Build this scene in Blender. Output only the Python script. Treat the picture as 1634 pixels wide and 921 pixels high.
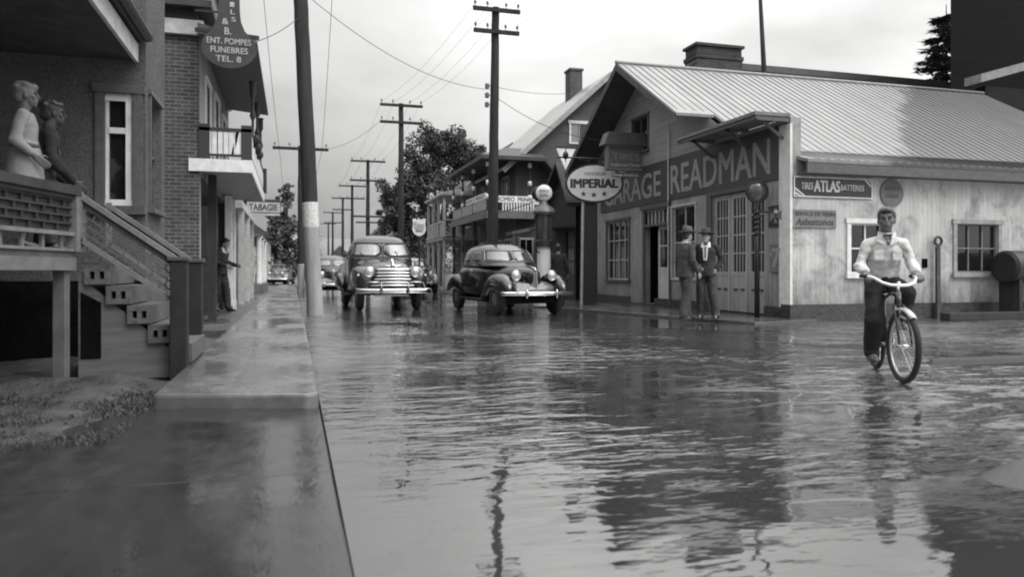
import bpy, bmesh, math, random
import numpy as np
from mathutils import Vector, Matrix
C = bpy.context.scene.collection
for o in list(bpy.data.objects): bpy.data.objects.remove(o)
R_ = math.radians
SN, CS = .28, .96                      # the camera looks 16.26 degrees to the right of the street axis (+y)
# ------------------------------------------------------------------ camera
cam_d = bpy.data.cameras.new('camera'); cam = bpy.data.objects.new('camera', cam_d); C.objects.link(cam)
cam.location = (0, 0, 1.0); cam.rotation_euler = (R_(90), 0, -math.asin(SN))
cam_d.sensor_width = 36; cam_d.lens = 36 * 1200 / 1634; cam_d.shift_y = -25.5 / 1634
cam_d.clip_start = .05; cam_d.clip_end = 6000
cam_d.dof.use_dof = True; cam_d.dof.focus_distance = 16; cam_d.dof.aperture_fstop = 2.4
bpy.context.scene.camera = cam
# ------------------------------------------------------------------ world
sc = bpy.context.scene
w = bpy.data.worlds.new('World'); sc.world = w; w.use_nodes = True
nt = w.node_tree; N = nt.nodes; L = nt.links; N.clear()
SUN_EL, SUN_AZ = R_(48), R_(150)       # azimuth clockwise from +y: behind the camera, to the right
sky = N.new('ShaderNodeTexSky'); sky.sky_type = 'NISHITA'; sky.sun_disc = False
sky.sun_elevation = SUN_EL; sky.sun_rotation = SUN_AZ; sky.dust_density = 4; sky.air_density = 1.2
bw = N.new('ShaderNodeRGBToBW'); L.new(sky.outputs[0], bw.inputs[0])
tc = N.new('ShaderNodeTexCoord')
sx = N.new('ShaderNodeSeparateXYZ'); L.new(tc.outputs['Generated'], sx.inputs[0])
def wm(op, a, b=None, c=None, clamp=False):
    m = N.new('ShaderNodeMath'); m.operation = op; m.use_clamp = clamp
    for i, v in enumerate((a, b, c)):
        if v is None: continue
        if isinstance(v, (int, float)): m.inputs[i].default_value = v
        else: L.new(v, m.inputs[i])
    return m.outputs[0]
cn = N.new('ShaderNodeTexNoise'); cn.inputs['Scale'].default_value = 2.2; cn.inputs['Detail'].default_value = 5; cn.inputs['Roughness'].default_value = .5
mpw = N.new('ShaderNodeMapping'); mpw.inputs['Scale'].default_value = (1, 1, 2.6); L.new(tc.outputs['Generated'], mpw.inputs[0]); L.new(mpw.outputs[0], cn.inputs['Vector'])
# overcast deck: even grey cloud, heavy to the left of the street, thin and bright to the right
base = wm('MULTIPLY_ADD', bw.outputs[0], .25, 4.1)
side = wm('MULTIPLY_ADD', sx.outputs[0], 1.0, .70)
side2 = wm('MAXIMUM', wm('MINIMUM', side, 1.35), .62)
up = wm('MULTIPLY_ADD', wm('MULTIPLY', sx.outputs[2], sx.outputs[2]), 4.6, .82)
cl = wm('MULTIPLY_ADD', cn.outputs[0], 1.5, .26)
tot = wm('MULTIPLY', wm('MULTIPLY', base, side2), wm('MULTIPLY', up, cl))
cmb = N.new('ShaderNodeCombineColor')
for i, g in enumerate((1.0, .995, .985)): L.new(wm('MULTIPLY', tot, g), cmb.inputs[i])
bg = N.new('ShaderNodeBackground'); bg.inputs[1].default_value = .14; L.new(cmb.outputs[0], bg.inputs[0])
wo = N.new('ShaderNodeOutputWorld'); L.new(bg.outputs[0], wo.inputs[0])
# ------------------------------------------------------------------ sun behind thin cloud
sd = bpy.data.lights.new('sun', 'SUN'); sd.energy = .55; sd.angle = R_(14); sd.color = (1, .985, .96)
so = bpy.data.objects.new('sun', sd); C.objects.link(so)
sv = Vector((math.sin(SUN_AZ) * math.cos(SUN_EL), math.cos(SUN_AZ) * math.cos(SUN_EL), math.sin(SUN_EL)))
so.rotation_euler = sv.to_track_quat('Z', 'Y').to_euler(); so.location = (0, 0, 30)
sc.render.engine = 'CYCLES'
sc.view_settings.view_transform = 'Standard'; sc.view_settings.look = 'None'; sc.view_settings.gamma = 1
sc.view_settings.use_curve_mapping = False; sc.view_settings.exposure = 0.28
sc.cycles.filter_width = 2.0
sc.cycles.max_bounces = 6

# ------------------------------------------------------------------ materials
MAT = {}
def mat(name, g, rough=.7, metal=0, noise=0, nscale=4, bump=0, bscale=30, ior=None, stretch=(1, 1, 1), spec=None, coat=0, detail=6, alpha=None):
    if name in MAT: return MAT[name]
    m = bpy.data.materials.new(name); m.use_nodes = True; nt = m.node_tree; n = nt.nodes; l = nt.links
    b = n['Principled BSDF']; b.inputs['Base Color'].default_value = (g, g, g, 1)
    b.inputs['Roughness'].default_value = rough; b.inputs['Metallic'].default_value = metal
    if ior: b.inputs['IOR'].default_value = ior
    if spec is None and rough >= .6 and not metal: spec = .22
    if spec is not None: b.inputs['Specular IOR Level'].default_value = spec
    if coat: b.inputs['Coat Weight'].default_value = coat; b.inputs['Coat Roughness'].default_value = .06
    if noise or bump:
        t = n.new('ShaderNodeTexCoord'); mp = n.new('ShaderNodeMapping'); mp.inputs['Scale'].default_value = stretch
        l.new(t.outputs['Object'], mp.inputs[0])
    if noise:
        q = n.new('ShaderNodeTexNoise'); q.inputs['Scale'].default_value = nscale; q.inputs['Detail'].default_value = detail; q.inputs['Roughness'].default_value = .65
        l.new(mp.outputs[0], q.inputs['Vector'])
        r = n.new('ShaderNodeMapRange'); l.new(q.outputs[0], r.inputs[0])
        r.inputs[1].default_value = .3; r.inputs[2].default_value = .7
        r.inputs[3].default_value = g * (1 - noise); r.inputs[4].default_value = g * (1 + noise)
        l.new(r.outputs[0], b.inputs['Base Color'])
        r2 = n.new('ShaderNodeMapRange'); l.new(q.outputs[0], r2.inputs[0]); r2.inputs[1].default_value = .3; r2.inputs[2].default_value = .7
        r2.inputs[3].default_value = max(.02, rough * .8); r2.inputs[4].default_value = min(1, rough * 1.2); l.new(r2.outputs[0], b.inputs['Roughness'])
    if bump:
        q2 = n.new('ShaderNodeTexNoise'); q2.inputs['Scale'].default_value = bscale; q2.inputs['Detail'].default_value = 4
        l.new(mp.outputs[0], q2.inputs['Vector'])
        bp = n.new('ShaderNodeBump'); bp.inputs['Distance'].default_value = bump; l.new(q2.outputs[0], bp.inputs['Height']); l.new(bp.outputs[0], b.inputs['Normal'])
    MAT[name] = m; return m
class NB:
    """small helper to write node graphs"""
    def __init__(s, name):
        s.m = bpy.data.materials.new(name); s.m.use_nodes = True; s.n = s.m.node_tree.nodes; s.l = s.m.node_tree.links
        s.b = s.n['Principled BSDF']; s.t = s.n.new('ShaderNodeTexCoord'); MAT[name] = s.m
    def vec(s, stretch=(1, 1, 1), rot=(0, 0, 0)):
        mp = s.n.new('ShaderNodeMapping'); mp.inputs['Scale'].default_value = stretch; mp.inputs['Rotation'].default_value = rot
        s.l.new(s.t.outputs['Object'], mp.inputs[0]); return mp.outputs[0]
    def noise(s, scale, stretch=(1, 1, 1), detail=5, rough=.6, rot=(0, 0, 0), dist=0):
        q = s.n.new('ShaderNodeTexNoise'); q.inputs['Scale'].default_value = scale; q.inputs['Detail'].default_value = detail
        q.inputs['Roughness'].default_value = rough; q.inputs['Distortion'].default_value = dist
        s.l.new(s.vec(stretch, rot), q.inputs['Vector']); return q.outputs[0]
    def xyz(s):
        q = s.n.new('ShaderNodeSeparateXYZ'); s.l.new(s.t.outputs['Object'], q.inputs[0]); return q.outputs
    def math(s, op, a, b=None, c=None, clamp=False):
        m = s.n.new('ShaderNodeMath'); m.operation = op; m.use_clamp = clamp
        for i, v in enumerate((a, b, c)):
            if v is None: continue
            if isinstance(v, (int, float)): m.inputs[i].default_value = v
            else: s.l.new(v, m.inputs[i])
        return m.outputs[0]
    def rng(s, a, f0, f1, t0, t1):
        r = s.n.new('ShaderNodeMapRange'); s.l.new(a, r.inputs[0])
        for i, v in enumerate((f0, f1, t0, t1)): r.inputs[i + 1].default_value = v
        return r.outputs[0]
    def bump(s, h, dist):
        bp = s.n.new('ShaderNodeBump'); bp.inputs['Distance'].default_value = dist; bp.inputs['Strength'].default_value = 1
        s.l.new(h, bp.inputs['Height']); s.l.new(bp.outputs[0], s.b.inputs['Normal'])
    def set(s, key, v):
        if isinstance(v, (int, float)):
            s.b.inputs[key].default_value = (v, v, v, 1) if key == 'Base Color' else v
        else: s.l.new(v, s.b.inputs[key])

# plank siding: axis 'x' or 'y' = direction across vertical boards
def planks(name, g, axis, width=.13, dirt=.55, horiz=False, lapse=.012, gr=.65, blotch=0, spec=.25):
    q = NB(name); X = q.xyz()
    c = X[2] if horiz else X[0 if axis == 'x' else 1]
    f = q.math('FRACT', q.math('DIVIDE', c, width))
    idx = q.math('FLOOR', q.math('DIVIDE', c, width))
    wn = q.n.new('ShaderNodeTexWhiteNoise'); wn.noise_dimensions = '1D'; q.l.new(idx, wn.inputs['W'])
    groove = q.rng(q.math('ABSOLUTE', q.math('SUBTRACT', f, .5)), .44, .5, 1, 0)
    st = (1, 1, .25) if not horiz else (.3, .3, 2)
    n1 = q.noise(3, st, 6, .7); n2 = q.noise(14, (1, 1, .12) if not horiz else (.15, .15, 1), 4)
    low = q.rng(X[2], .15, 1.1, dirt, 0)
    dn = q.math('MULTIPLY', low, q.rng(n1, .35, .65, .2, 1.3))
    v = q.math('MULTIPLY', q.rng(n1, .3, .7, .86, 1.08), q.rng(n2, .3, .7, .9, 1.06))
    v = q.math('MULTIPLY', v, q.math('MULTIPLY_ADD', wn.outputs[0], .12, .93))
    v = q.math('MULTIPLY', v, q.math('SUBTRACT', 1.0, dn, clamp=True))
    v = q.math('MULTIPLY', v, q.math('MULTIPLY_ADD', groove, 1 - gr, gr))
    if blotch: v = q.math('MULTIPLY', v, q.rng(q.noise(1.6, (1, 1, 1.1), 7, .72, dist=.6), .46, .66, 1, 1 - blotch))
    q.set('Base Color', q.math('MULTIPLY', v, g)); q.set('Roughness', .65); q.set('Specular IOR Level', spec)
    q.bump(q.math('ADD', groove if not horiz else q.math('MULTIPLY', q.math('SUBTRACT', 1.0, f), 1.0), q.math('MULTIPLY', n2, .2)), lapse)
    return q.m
# ------------------------------------------------------------------ pixel <-> world (photo pixels, 1634 wide)
def ray(px, py):
    u = (px - 817) / 1200; v = (435 - py) / 1200
    return (SN + CS * u, CS - SN * u, v)
def at_x(px, py, c):
    d = ray(px, py); t = c / d[0]; return Vector((c, d[1] * t, 1 + d[2] * t))
def at_y(px, py, c):
    d = ray(px, py); t = c / d[1]; return Vector((d[0] * t, c, 1 + d[2] * t))
def at_g(px, py, z=0):
    d = ray(px, py); t = (z - 1) / d[2]; return Vector((d[0] * t, d[1] * t, z))
def at_z(px, py, Z):
    d = ray(px, py); return Vector((d[0] * Z, d[1] * Z, 1 + d[2] * Z))
# ------------------------------------------------------------------ mesh builder
SPLIT = {'support_post', 'muntin', 'foundation', 'canopy_bracket', 'baluster', 'turned_knob', 'picket', 'handle', 'bumper_bracket', 'awning_band', 'bargeboard', 'ring', 'insulator', 'pocket', 'button', 'wiper', 'bottom_step', 'brush_rail', 'insulator_bracket'}
from mathutils import noise as mn
class MB:
    def __init__(s): s.v = []; s.f = []
    def add(s, vs, fs):
        o = len(s.v); s.v += [tuple(p) for p in vs]; s.f += [tuple(i + o for i in f) for f in fs]; return s
    def box(s, x0, x1, y0, y1, z0, z1):
        return s.add([(x0, y0, z0), (x1, y0, z0), (x1, y1, z0), (x0, y1, z0), (x0, y0, z1), (x1, y0, z1), (x1, y1, z1), (x0, y1, z1)],
                     [(0, 3, 2, 1), (4, 5, 6, 7), (0, 1, 5, 4), (1, 2, 6, 5), (2, 3, 7, 6), (3, 0, 4, 7)])
    def fbox(s, F, s0, s1, t0, t1, d0, d1):
        O, Rr, U, Nn = F
        P = [O + Rr * a + U * b + Nn * c for c in (d0, d1) for (a, b) in ((s0, t0), (s1, t0), (s1, t1), (s0, t1))]
        return s.add(P, [(0, 3, 2, 1), (4, 5, 6, 7), (0, 1, 5, 4), (1, 2, 6, 5), (2, 3, 7, 6), (3, 0, 4, 7)])
    def bar(s, p0, p1, w, h=None, up=(0, 0, 1)):
        h = h or w; p0 = Vector(p0); p1 = Vector(p1); d = (p1 - p0).normalized(); up = Vector(up)
        a = d.cross(up)
        if a.length < 1e-4: a = d.cross(Vector((0, 1, 0)))
        a.normalize(); b = a.cross(d).normalized()
        P = [p + a * i * w / 2 + b * j * h / 2 for p in (p0, p1) for (i, j) in ((-1, -1), (1, -1), (1, 1), (-1, 1))]
        return s.add(P, [(0, 3, 2, 1), (4, 5, 6, 7), (0, 1, 5, 4), (1, 2, 6, 5), (2, 3, 7, 6), (3, 0, 4, 7)])
    def rings(s, rs, cap=True, closed=True):
        n = len(rs[0]); vs = [p for r in rs for p in r]; fs = []
        for i in range(len(rs) - 1):
            for j in range(n if closed else n - 1):
                k = (j + 1) % n; fs.append((i * n + j, i * n + k, (i + 1) * n + k, (i + 1) * n + j))
        if cap: fs.append(tuple(range(n))[::-1]); fs.append(tuple((len(rs) - 1) * n + j for j in range(n)))
        return s.add(vs, fs)
    def tube(s, pts, rad, n=10, cap=True):
        pts = [Vector(p) for p in pts]
        if isinstance(rad, (int, float)): rad = [rad] * len(pts)
        rs = []; ref = None
        for i, p in enumerate(pts):
            d = (pts[min(i + 1, len(pts) - 1)] - pts[max(i - 1, 0)]).normalized()
            if ref is None: ref = d.cross(Vector((0, 0, 1)) if abs(d.z) < .9 else Vector((0, 1, 0))).normalized()
            a = (ref - d * ref.dot(d)).normalized(); ref = a; b = d.cross(a)
            rs.append([p + (a * math.cos(t) + b * math.sin(t)) * rad[i] for t in [2 * math.pi * k / n for k in range(n)]])
        return s.rings(rs, cap)
    def cap(s, p0, p1, r0, r1, n=12):          # tapered capsule
        p0 = Vector(p0); p1 = Vector(p1); d = (p1 - p0).normalized(); pts = []; rr = []
        for a in (80, 55, 25): pts.append(p0 - d * r0 * math.sin(R_(a))); rr.append(r0 * math.cos(R_(a)))
        pts += [p0, p1]; rr += [r0, r1]
        for a in (25, 55, 80): pts.append(p1 + d * r1 * math.sin(R_(a))); rr.append(r1 * math.cos(R_(a)))
        return s.tube(pts, rr, n)
    def ell(s, c, r, n=16, m=10, M=None):
        c = Vector(c); rs = []
        for i in range(m + 1):
            t = math.pi * (i + .02) / (m + .04); z = -math.cos(t); q = math.sin(t)
            rs.append([Vector((r[0] * q * math.cos(a), r[1] * q * math.sin(a), r[2] * z)) for a in [2 * math.pi * k / n for k in range(n)]])
        rs = [[c + (M @ p if M else p) for p in R2] for R2 in rs]
        return s.rings(rs)
    def lathe(s, c, prof, n=20, axis='z'):
        c = Vector(c); rs = []
        for (r, h) in prof:
            q = []
            for k in range(n):
                a = 2 * math.pi * k / n; x, y = r * math.cos(a), r * math.sin(a)
                q.append(c + Vector({'z': (x, y, h), 'y': (x, h, -y), 'x': (h, x, y)}[axis]))
            rs.append(q)
        return s.rings(rs)
    def torus(s, c, R, r, axis='y', n=32, m=8, M=None):
        c = Vector(c); vs = []; fs = []
        for i in range(n):
            a = 2 * math.pi * i / n
            for j in range(m):
                b = 2 * math.pi * j / m; q = R + r * math.cos(b); e = r * math.sin(b)
                p = Vector({'y': (q * math.cos(a), e, q * math.sin(a)), 'x': (e, q * math.cos(a), q * math.sin(a)), 'z': (q * math.cos(a), q * math.sin(a), e)}[axis])
                vs.append(c + (M @ p if M else p))
                fs.append((i * m + j, ((i + 1) % n) * m + j, ((i + 1) % n) * m + (j + 1) % m, i * m + (j + 1) % m))
        return s.add(vs, fs)
    def prism(s, poly, F, d0, d1):             # poly in (s,t) of frame F, extruded along its normal
        O, Rr, U, Nn = F; n = len(poly)
        P = [O + Rr * a + U * b + Nn * c for c in (d0, d1) for (a, b) in poly]
        return s.add(P, [tuple(range(n))[::-1], tuple(range(n, 2 * n))] + [(i, (i + 1) % n, n + (i + 1) % n, n + i) for i in range(n)])
    def pieces(s):
        par = list(range(len(s.v)))
        def fd(i):
            while par[i] != i: par[i] = par[par[i]]; i = par[i]
            return i
        for f in s.f:
            a = fd(f[0])
            for i in f[1:]: par[fd(i)] = a
        gr = {}
        for f in s.f: gr.setdefault(fd(f[0]), []).append(f)
        out = []
        for fs in gr.values():
            ids = sorted({i for f in fs for i in f}); mp = {i: k for k, i in enumerate(ids)}; q = MB(); q.v = [s.v[i] for i in ids]; q.f = [tuple(mp[i] for i in f) for f in fs]; out.append(q)
        return out
    def build(s, name, m, parent=None, world=True, smooth=False, loc=None, bevel=0, auto=None, split=False):
        if split or (parent is not None and name in SPLIT):
            o = None
            for q in s.pieces(): o = q.build1(name, m, parent, world, smooth, loc, bevel, auto)
            return o
        return s.build1(name, m, parent, world, smooth, loc, bevel, auto)
    def build1(s, name, m, parent=None, world=True, smooth=False, loc=None, bevel=0, auto=None):
        off = Vector((0, 0, 0))
        if parent is not None and world:
            r = parent
            while r is not None: off = off + r.location; r = r.parent
        if loc is not None: off = Vector(loc)
        me = bpy.data.meshes.new(name); me.from_pydata([(p[0] - off.x, p[1] - off.y, p[2] - off.z) for p in s.v], [], s.f)
        bm = bmesh.new(); bm.from_mesh(me); bmesh.ops.recalc_face_normals(bm, faces=bm.faces); bm.to_mesh(me); bm.free()
        if smooth:
            me.polygons.foreach_set('use_smooth', [True] * len(me.polygons))
            if auto: me.set_sharp_from_angle(angle=R_(auto))
        me.materials.append(m); o = bpy.data.objects.new(name, me); C.objects.link(o)
        if parent is not None: o.parent = parent
        if loc is not None: o.location = loc
        if bevel:
            b = o.modifiers.new('bevel', 'BEVEL'); b.width = bevel; b.segments = 2; b.limit_method = 'ANGLE'
        return o
def tag(o, label, cat, group=None):
    o['label'] = label; o['category'] = cat
    if group: o['group'] = group
    return o
def thing(name, loc, label, cat, group=None, rz=0):
    o = bpy.data.objects.new(name, None); C.objects.link(o); o.location = loc; o.rotation_euler = (0, 0, rz)
    o.empty_display_size = .2; return tag(o, label, cat, group)
def struct(o, kind='structure'): o['kind'] = kind; return o
def frame(O, Rr, Nn): return (Vector(O), Vector(Rr), Vector((0, 0, 1)), Vector(Nn))
def copy_tree(o, parent=None):
    c = o.copy(); C.objects.link(c); c.parent = parent
    for ch in list(o.children): copy_tree(ch, c)
    return c
def remesh(mb, voxel, iters=3, decim=None):
    me = bpy.data.meshes.new('tmp'); me.from_pydata([tuple(p) for p in mb.v], [], mb.f)
    bm = bmesh.new(); bm.from_mesh(me); bmesh.ops.recalc_face_normals(bm, faces=bm.faces); bm.to_mesh(me); bm.free()
    o = bpy.data.objects.new('tmp', me); C.objects.link(o)
    a = o.modifiers.new('r', 'REMESH'); a.mode = 'VOXEL'; a.voxel_size = voxel
    b = o.modifiers.new('s', 'SMOOTH'); b.factor = .5; b.iterations = iters
    dg = bpy.context.evaluated_depsgraph_get(); e = o.evaluated_get(dg); m2 = e.to_mesh()
    out = MB(); out.v = [tuple(v.co) for v in m2.vertices]; out.f = [tuple(p.vertices) for p in m2.polygons]
    e.to_mesh_clear(); bpy.data.objects.remove(o); bpy.data.meshes.remove(me); return out
def wrinkle(mb, amp=.011, sc_=7.0, sq=.45):
    for i, p in enumerate(mb.v):
        q = Vector((p[0] * sc_, p[1] * sc_, p[2] * sc_ / sq * .55)); a = mn.noise_vector(q) * amp + mn.noise_vector(q * 2.3) * amp * .5
        mb.v[i] = (p[0] + a.x, p[1] + a.y, p[2] + a.z * .4)
    return mb
def text_geo(txt, bold=0.0, extrude=0.0, shear=0):
    cu = bpy.data.curves.new('txt', 'FONT'); cu.body = txt; cu.size = 1; cu.offset = bold; cu.extrude = extrude; cu.shear = shear
    cu.resolution_u = 3; cu.space_character = 1.0 + bold * 2
    o = bpy.data.objects.new('txt', cu); C.objects.link(o)
    dg = bpy.context.evaluated_depsgraph_get(); dg.update(); e = o.evaluated_get(dg); m = e.to_mesh()
    v = [tuple(x.co) for x in m.vertices]; f = [tuple(p.vertices) for p in m.polygons]
    e.to_mesh_clear(); bpy.data.objects.remove(o); bpy.data.curves.remove(cu); return v, f
def lettering(mb, txt, F, s0, s1, t0, t1, d=.004, bold=.02, shear=0, depth=.004):
    v, f = text_geo(txt, 0, .01, shear)
    xs = [p[0] for p in v]; ys = [p[1] for p in v]; zs = [p[2] for p in v]
    O, Rr, U, Nn = F; a, b, c_, e = min(xs), max(xs), min(ys), max(ys)
    bb = bold * (t1 - t0) * 1.1
    for k, (dx, dy) in enumerate(((-1, -.6), (1, -.6), (-1, .6), (1, .6), (0, 0))):
        P = [O + Rr * (dx * bb + s0 + (p[0] - a) / (b - a) * (s1 - s0)) + U * (dy * bb + t0 + (p[1] - c_) / (e - c_) * (t1 - t0)) + Nn * (d + k * .0004 + (depth if p[2] > 0 else 0)) for p in v]
        mb.add(P, f)
    return mb
    P = [O + Rr * (s0 + (p[0] - a) / (b - a) * (s1 - s0)) + U * (t0 + (p[1] - c_) / (e - c_) * (t1 - t0)) + Nn * (d + (depth if p[2] > 0 else 0)) for p in v]
    return mb.add(P, f)
def wall(mb, F, s0, s1, t0, t1, holes=(), th=.15):
    ss = sorted({s0, s1, *[h[0] for h in holes], *[h[1] for h in holes]}); ts = sorted({t0, t1, *[h[2] for h in holes], *[h[3] for h in holes]})
    O, Rr, U, Nn = F
    P = lambda a, b, c: O + Rr * a + U * b + Nn * c
    for i in range(len(ss) - 1):
        for j in range(len(ts) - 1):
            a, b, c, d = ss[i], ss[i + 1], ts[j], ts[j + 1]; mx, my = (a + b) / 2, (c + d) / 2
            if any(h[0] < mx < h[1] and h[2] < my < h[3] for h in holes): continue
            mb.add([P(a, c, 0), P(b, c, 0), P(b, d, 0), P(a, d, 0)], [(0, 1, 2, 3)])
    for (a, b, c, d) in holes:
        for (q, r) in (((a, c), (b, c)), ((b, c), (b, d)), ((b, d), (a, d)), ((a, d), (a, c))):
            mb.add([P(q[0], q[1], 0), P(r[0], r[1], 0), P(r[0], r[1], -th), P(q[0], q[1], -th)], [(0, 1, 2, 3)])
    return mb
def window(parent, F, a, b, c, d, cols, rows, mf, mg, mt=None, bw=.07, mun=.03, rec=.08, sill=True, name='window', label=None):
    """recessed sash: pane behind muntins, casing proud of the wall"""
    t = MB()
    t.fbox(F, a - bw, a, c, d, 0, .03).fbox(F, b, b + bw, c, d, 0, .03).fbox(F, a - bw - .03, b + bw + .03, d, d + bw, 0, .045)
    if sill: t.fbox(F, a - bw - .04, b + bw + .04, c - bw, c, 0, .08)
    else: t.fbox(F, a - bw, b + bw, c - bw, c, 0, .03)
    o = t.build(name, mt or mf, parent)
    if label: o['label'] = label
    m = MB(); e = .035
    m.fbox(F, a, a + e, c, d, -rec, -rec + .035).fbox(F, b - e, b, c, d, -rec, -rec + .035).fbox(F, a + e, b - e, c, c + e, -rec, -rec + .035).fbox(F, a + e, b - e, d - e, d, -rec, -rec + .035)
    for i in range(1, cols):
        x = a + (b - a) * i / cols; m.fbox(F, x - mun / 2, x + mun / 2, c + e, d - e, -rec + .002, -rec + .03)
    for j in range(1, rows):
        y = c + (d - c) * j / rows; m.fbox(F, a + e, b - e, y - mun / 2, y + mun / 2, -rec + .004, -rec + .033)
    m.build('sash', mf, o); MB().fbox(F, a, b, c, d, -rec - .012, -rec - .004).build('pane', mg, o)
    return o
def cr(keys, n):                                # catmull-rom resampling of section tables
    K = [np.array(k, float) for k in keys]; K = [2 * K[0] - K[1]] + K + [2 * K[-1] - K[-2]]; out = []
    for i in range(1, len(K) - 2):
        for j in range(n):
            t = j / n; a, b, c, d = K[i - 1:i + 3]
            out.append(.5 * (2 * b + (c - a) * t + (2 * a - 5 * b + 4 * c - d) * t * t + (3 * b - a - 3 * c + d) * t ** 3))
    out.append(K[-2]); return out
def sgp(v, p): return math.copysign(abs(v) ** p, v)
def yloft(keys, cx=0, n=28, sub=4):
    rs = []
    for (y, hw, zb, zt, p) in cr(keys, sub):
        hw = max(hw, .004); zm, hh = (zb + zt) / 2, max((zt - zb) / 2, .004)
        rs.append([(cx + hw * sgp(math.cos(t), 2 / p), y, zm + hh * sgp(math.sin(t), 2 / p)) for t in [2 * math.pi * k / n for k in range(n)]])
    return MB().rings(rs)
class Shell:                                    # plan-view superellipse stacked in z: a car's greenhouse
    def __init__(s, keys, p=3.2): s.k = cr(keys, 6); s.p = p
    def at(s, th, z, off=0):
        zs = [k[0] for k in s.k]; a = np.interp(z, zs, [k[2] for k in s.k]); b = np.interp(z, zs, [k[3] for k in s.k]); yc = np.interp(z, zs, [k[1] for k in s.k])
        a += off; b += off
        return Vector((b * sgp(math.sin(th), 2 / s.p), yc - a * sgp(math.cos(th), 2 / s.p), z))
    def mesh(s, n=48):
        return MB().rings([[s.at(2 * math.pi * i / n, k[0]) for i in range(n)] for k in s.k])
    def patch(s, t0, t1, z0, z1, off=.008, nt=12, nz=6, thick=.014, rnd=.25):
        mb = MB(); g = []
        for o2 in (off - thick, off):
            for j in range(nz + 1):
                for i in range(nt + 1):
                    u, v = i / nt, j / nz
                    # rounded corners: pull the rows in near top and bottom
                    e = rnd * max(0, abs(2 * v - 1) - .6) ** 2 * 2.0
                    uu = .5 + (u - .5) * (1 - e)
                    g.append(s.at(R_(t0 + (t1 - t0) * uu), z0 + (z1 - z0) * v, o2))
        W = nt + 1; Q = (nz + 1) * W; fs = []
        for j in range(nz):
            for i in range(nt):
                a = j * W + i; fs += [(a, a + 1, a + W + 1, a + W), (Q + a, Q + a + 1, Q + a + W + 1, Q + a + W)]
        for i in range(nt): fs += [(i, i + 1, Q + i + 1, Q + i), (nz * W + i, nz * W + i + 1, Q + nz * W + i + 1, Q + nz * W + i)]
        for j in range(nz): fs += [(j * W, (j + 1) * W, Q + (j + 1) * W, Q + j * W), (j * W + nt, (j + 1) * W + nt, Q + (j + 1) * W + nt, Q + j * W + nt)]
        return mb.add(g, fs)
# ------------------------------------------------------------------ shared materials
white = mat('white_paint', .62, .55, noise=.18, nscale=6, bump=.004, bscale=25)
dullw = mat('dull_white_paint', .42, .6, noise=.25, nscale=5, bump=.004, bscale=25)
dark_wood = mat('dark_wood', .032, .7, spec=.3, noise=.35, nscale=7, bump=.01, bscale=20, stretch=(1, 1, .3))
brown = mat('brown_trim', .075, .55, noise=.3, nscale=9, bump=.004)
grey_wood = mat('grey_wood', .11, .7, noise=.35, nscale=6, bump=.01, bscale=22, stretch=(1, 1, .25))
blackp = mat('black_paint', .018, .28, noise=.3, nscale=3, coat=.5)
glass = mat('window_glass', .012, .06, spec=.7, bump=.004, bscale=2.5)
dark_in = mat('interior_shade', .006, .9, noise=.5, nscale=3, spec=0)  # near-black colour holds the shade of openings and hollows
chrome = mat('chrome', .62, .18, metal=1, noise=.1, nscale=9)
iron = mat('black_iron', .025, .45, metal=.3, noise=.4, nscale=12)
rubber = mat('tyre_rubber', .022, .6, noise=.3, nscale=20)
conc = mat('concrete', .22, .75, noise=.3, nscale=5, bump=.006, bscale=50)
lens = mat('lamp_lens', .5, .12, metal=.4, bump=.004, bscale=60)
# wet ground -------------------------------------------------------
def wet_slab(name, g, r0, r1, bd, seam=None):
    q = NB(name); X = q.xyz()
    n1 = q.noise(1.1, (1, .55, 1), 6, .62); n2 = q.noise(9, (1, .5, 1), 5); n3 = q.noise(70, (1, 1, 1), 3)
    v = q.math('MULTIPLY', q.rng(n1, .3, .7, .7, 1.25), q.rng(n2, .3, .7, .85, 1.15))
    rr = q.math('ADD', q.rng(n1, .42, .62, r0, r1), q.rng(n2, .4, .7, -.02, .07))
    h = q.math('MULTIPLY', q.math('ADD', q.math('MULTIPLY', n3, .10), q.math('MULTIPLY', n2, .8)), q.rng(n1, .4, .65, .35, 1.0))
    vo = q.n.new('ShaderNodeTexVoronoi'); vo.feature = 'DISTANCE_TO_EDGE'; vo.inputs['Scale'].default_value = .55; mx = q.n.new('ShaderNodeMix'); mx.data_type = 'VECTOR'; mx.inputs[0].default_value = .16
    dn_ = q.n.new('ShaderNodeTexNoise'); dn_.inputs['Scale'].default_value = 3; dn_.inputs['Detail'].default_value = 6; q.l.new(q.vec(), dn_.inputs['Vector']); q.l.new(q.vec(), mx.inputs[4]); q.l.new(dn_.outputs['Color'], mx.inputs[5]); q.l.new(mx.outputs[1], vo.inputs['Vector'])
    ck = q.rng(vo.outputs['Distance'], .0, .003, .75, 1); v = q.math('MULTIPLY', v, ck); h = q.math('ADD', h, q.math('MULTIPLY', ck, .08))
    if seam:
        a = q.math('ABSOLUTE', q.math('SUBTRACT', q.math('FRACT', q.math('DIVIDE', X[1], seam)), .5))
        c = q.rng(a, .5 - .006 / seam, .5, 1, .25); v = q.math('MULTIPLY', v, c)
        h = q.math('ADD', h, q.math('MULTIPLY', c, .6))
    q.set('Base Color', q.math('MULTIPLY', v, g)); q.set('Roughness', rr); q.set('IOR', 1.55); q.bump(h, bd)
    return q.m
slab_m = wet_slab('wet_walk_slab', .028, .07, .26, .0045, seam=1.9)
walk_m = wet_slab('wet_sidewalk', .12, .12, .38, .006, seam=1.3)
apron_m = wet_slab('wet_apron', .07, .10, .35, .006)
side_m = wet_slab('wet_side', .05, .5, .8, .01)
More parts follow.
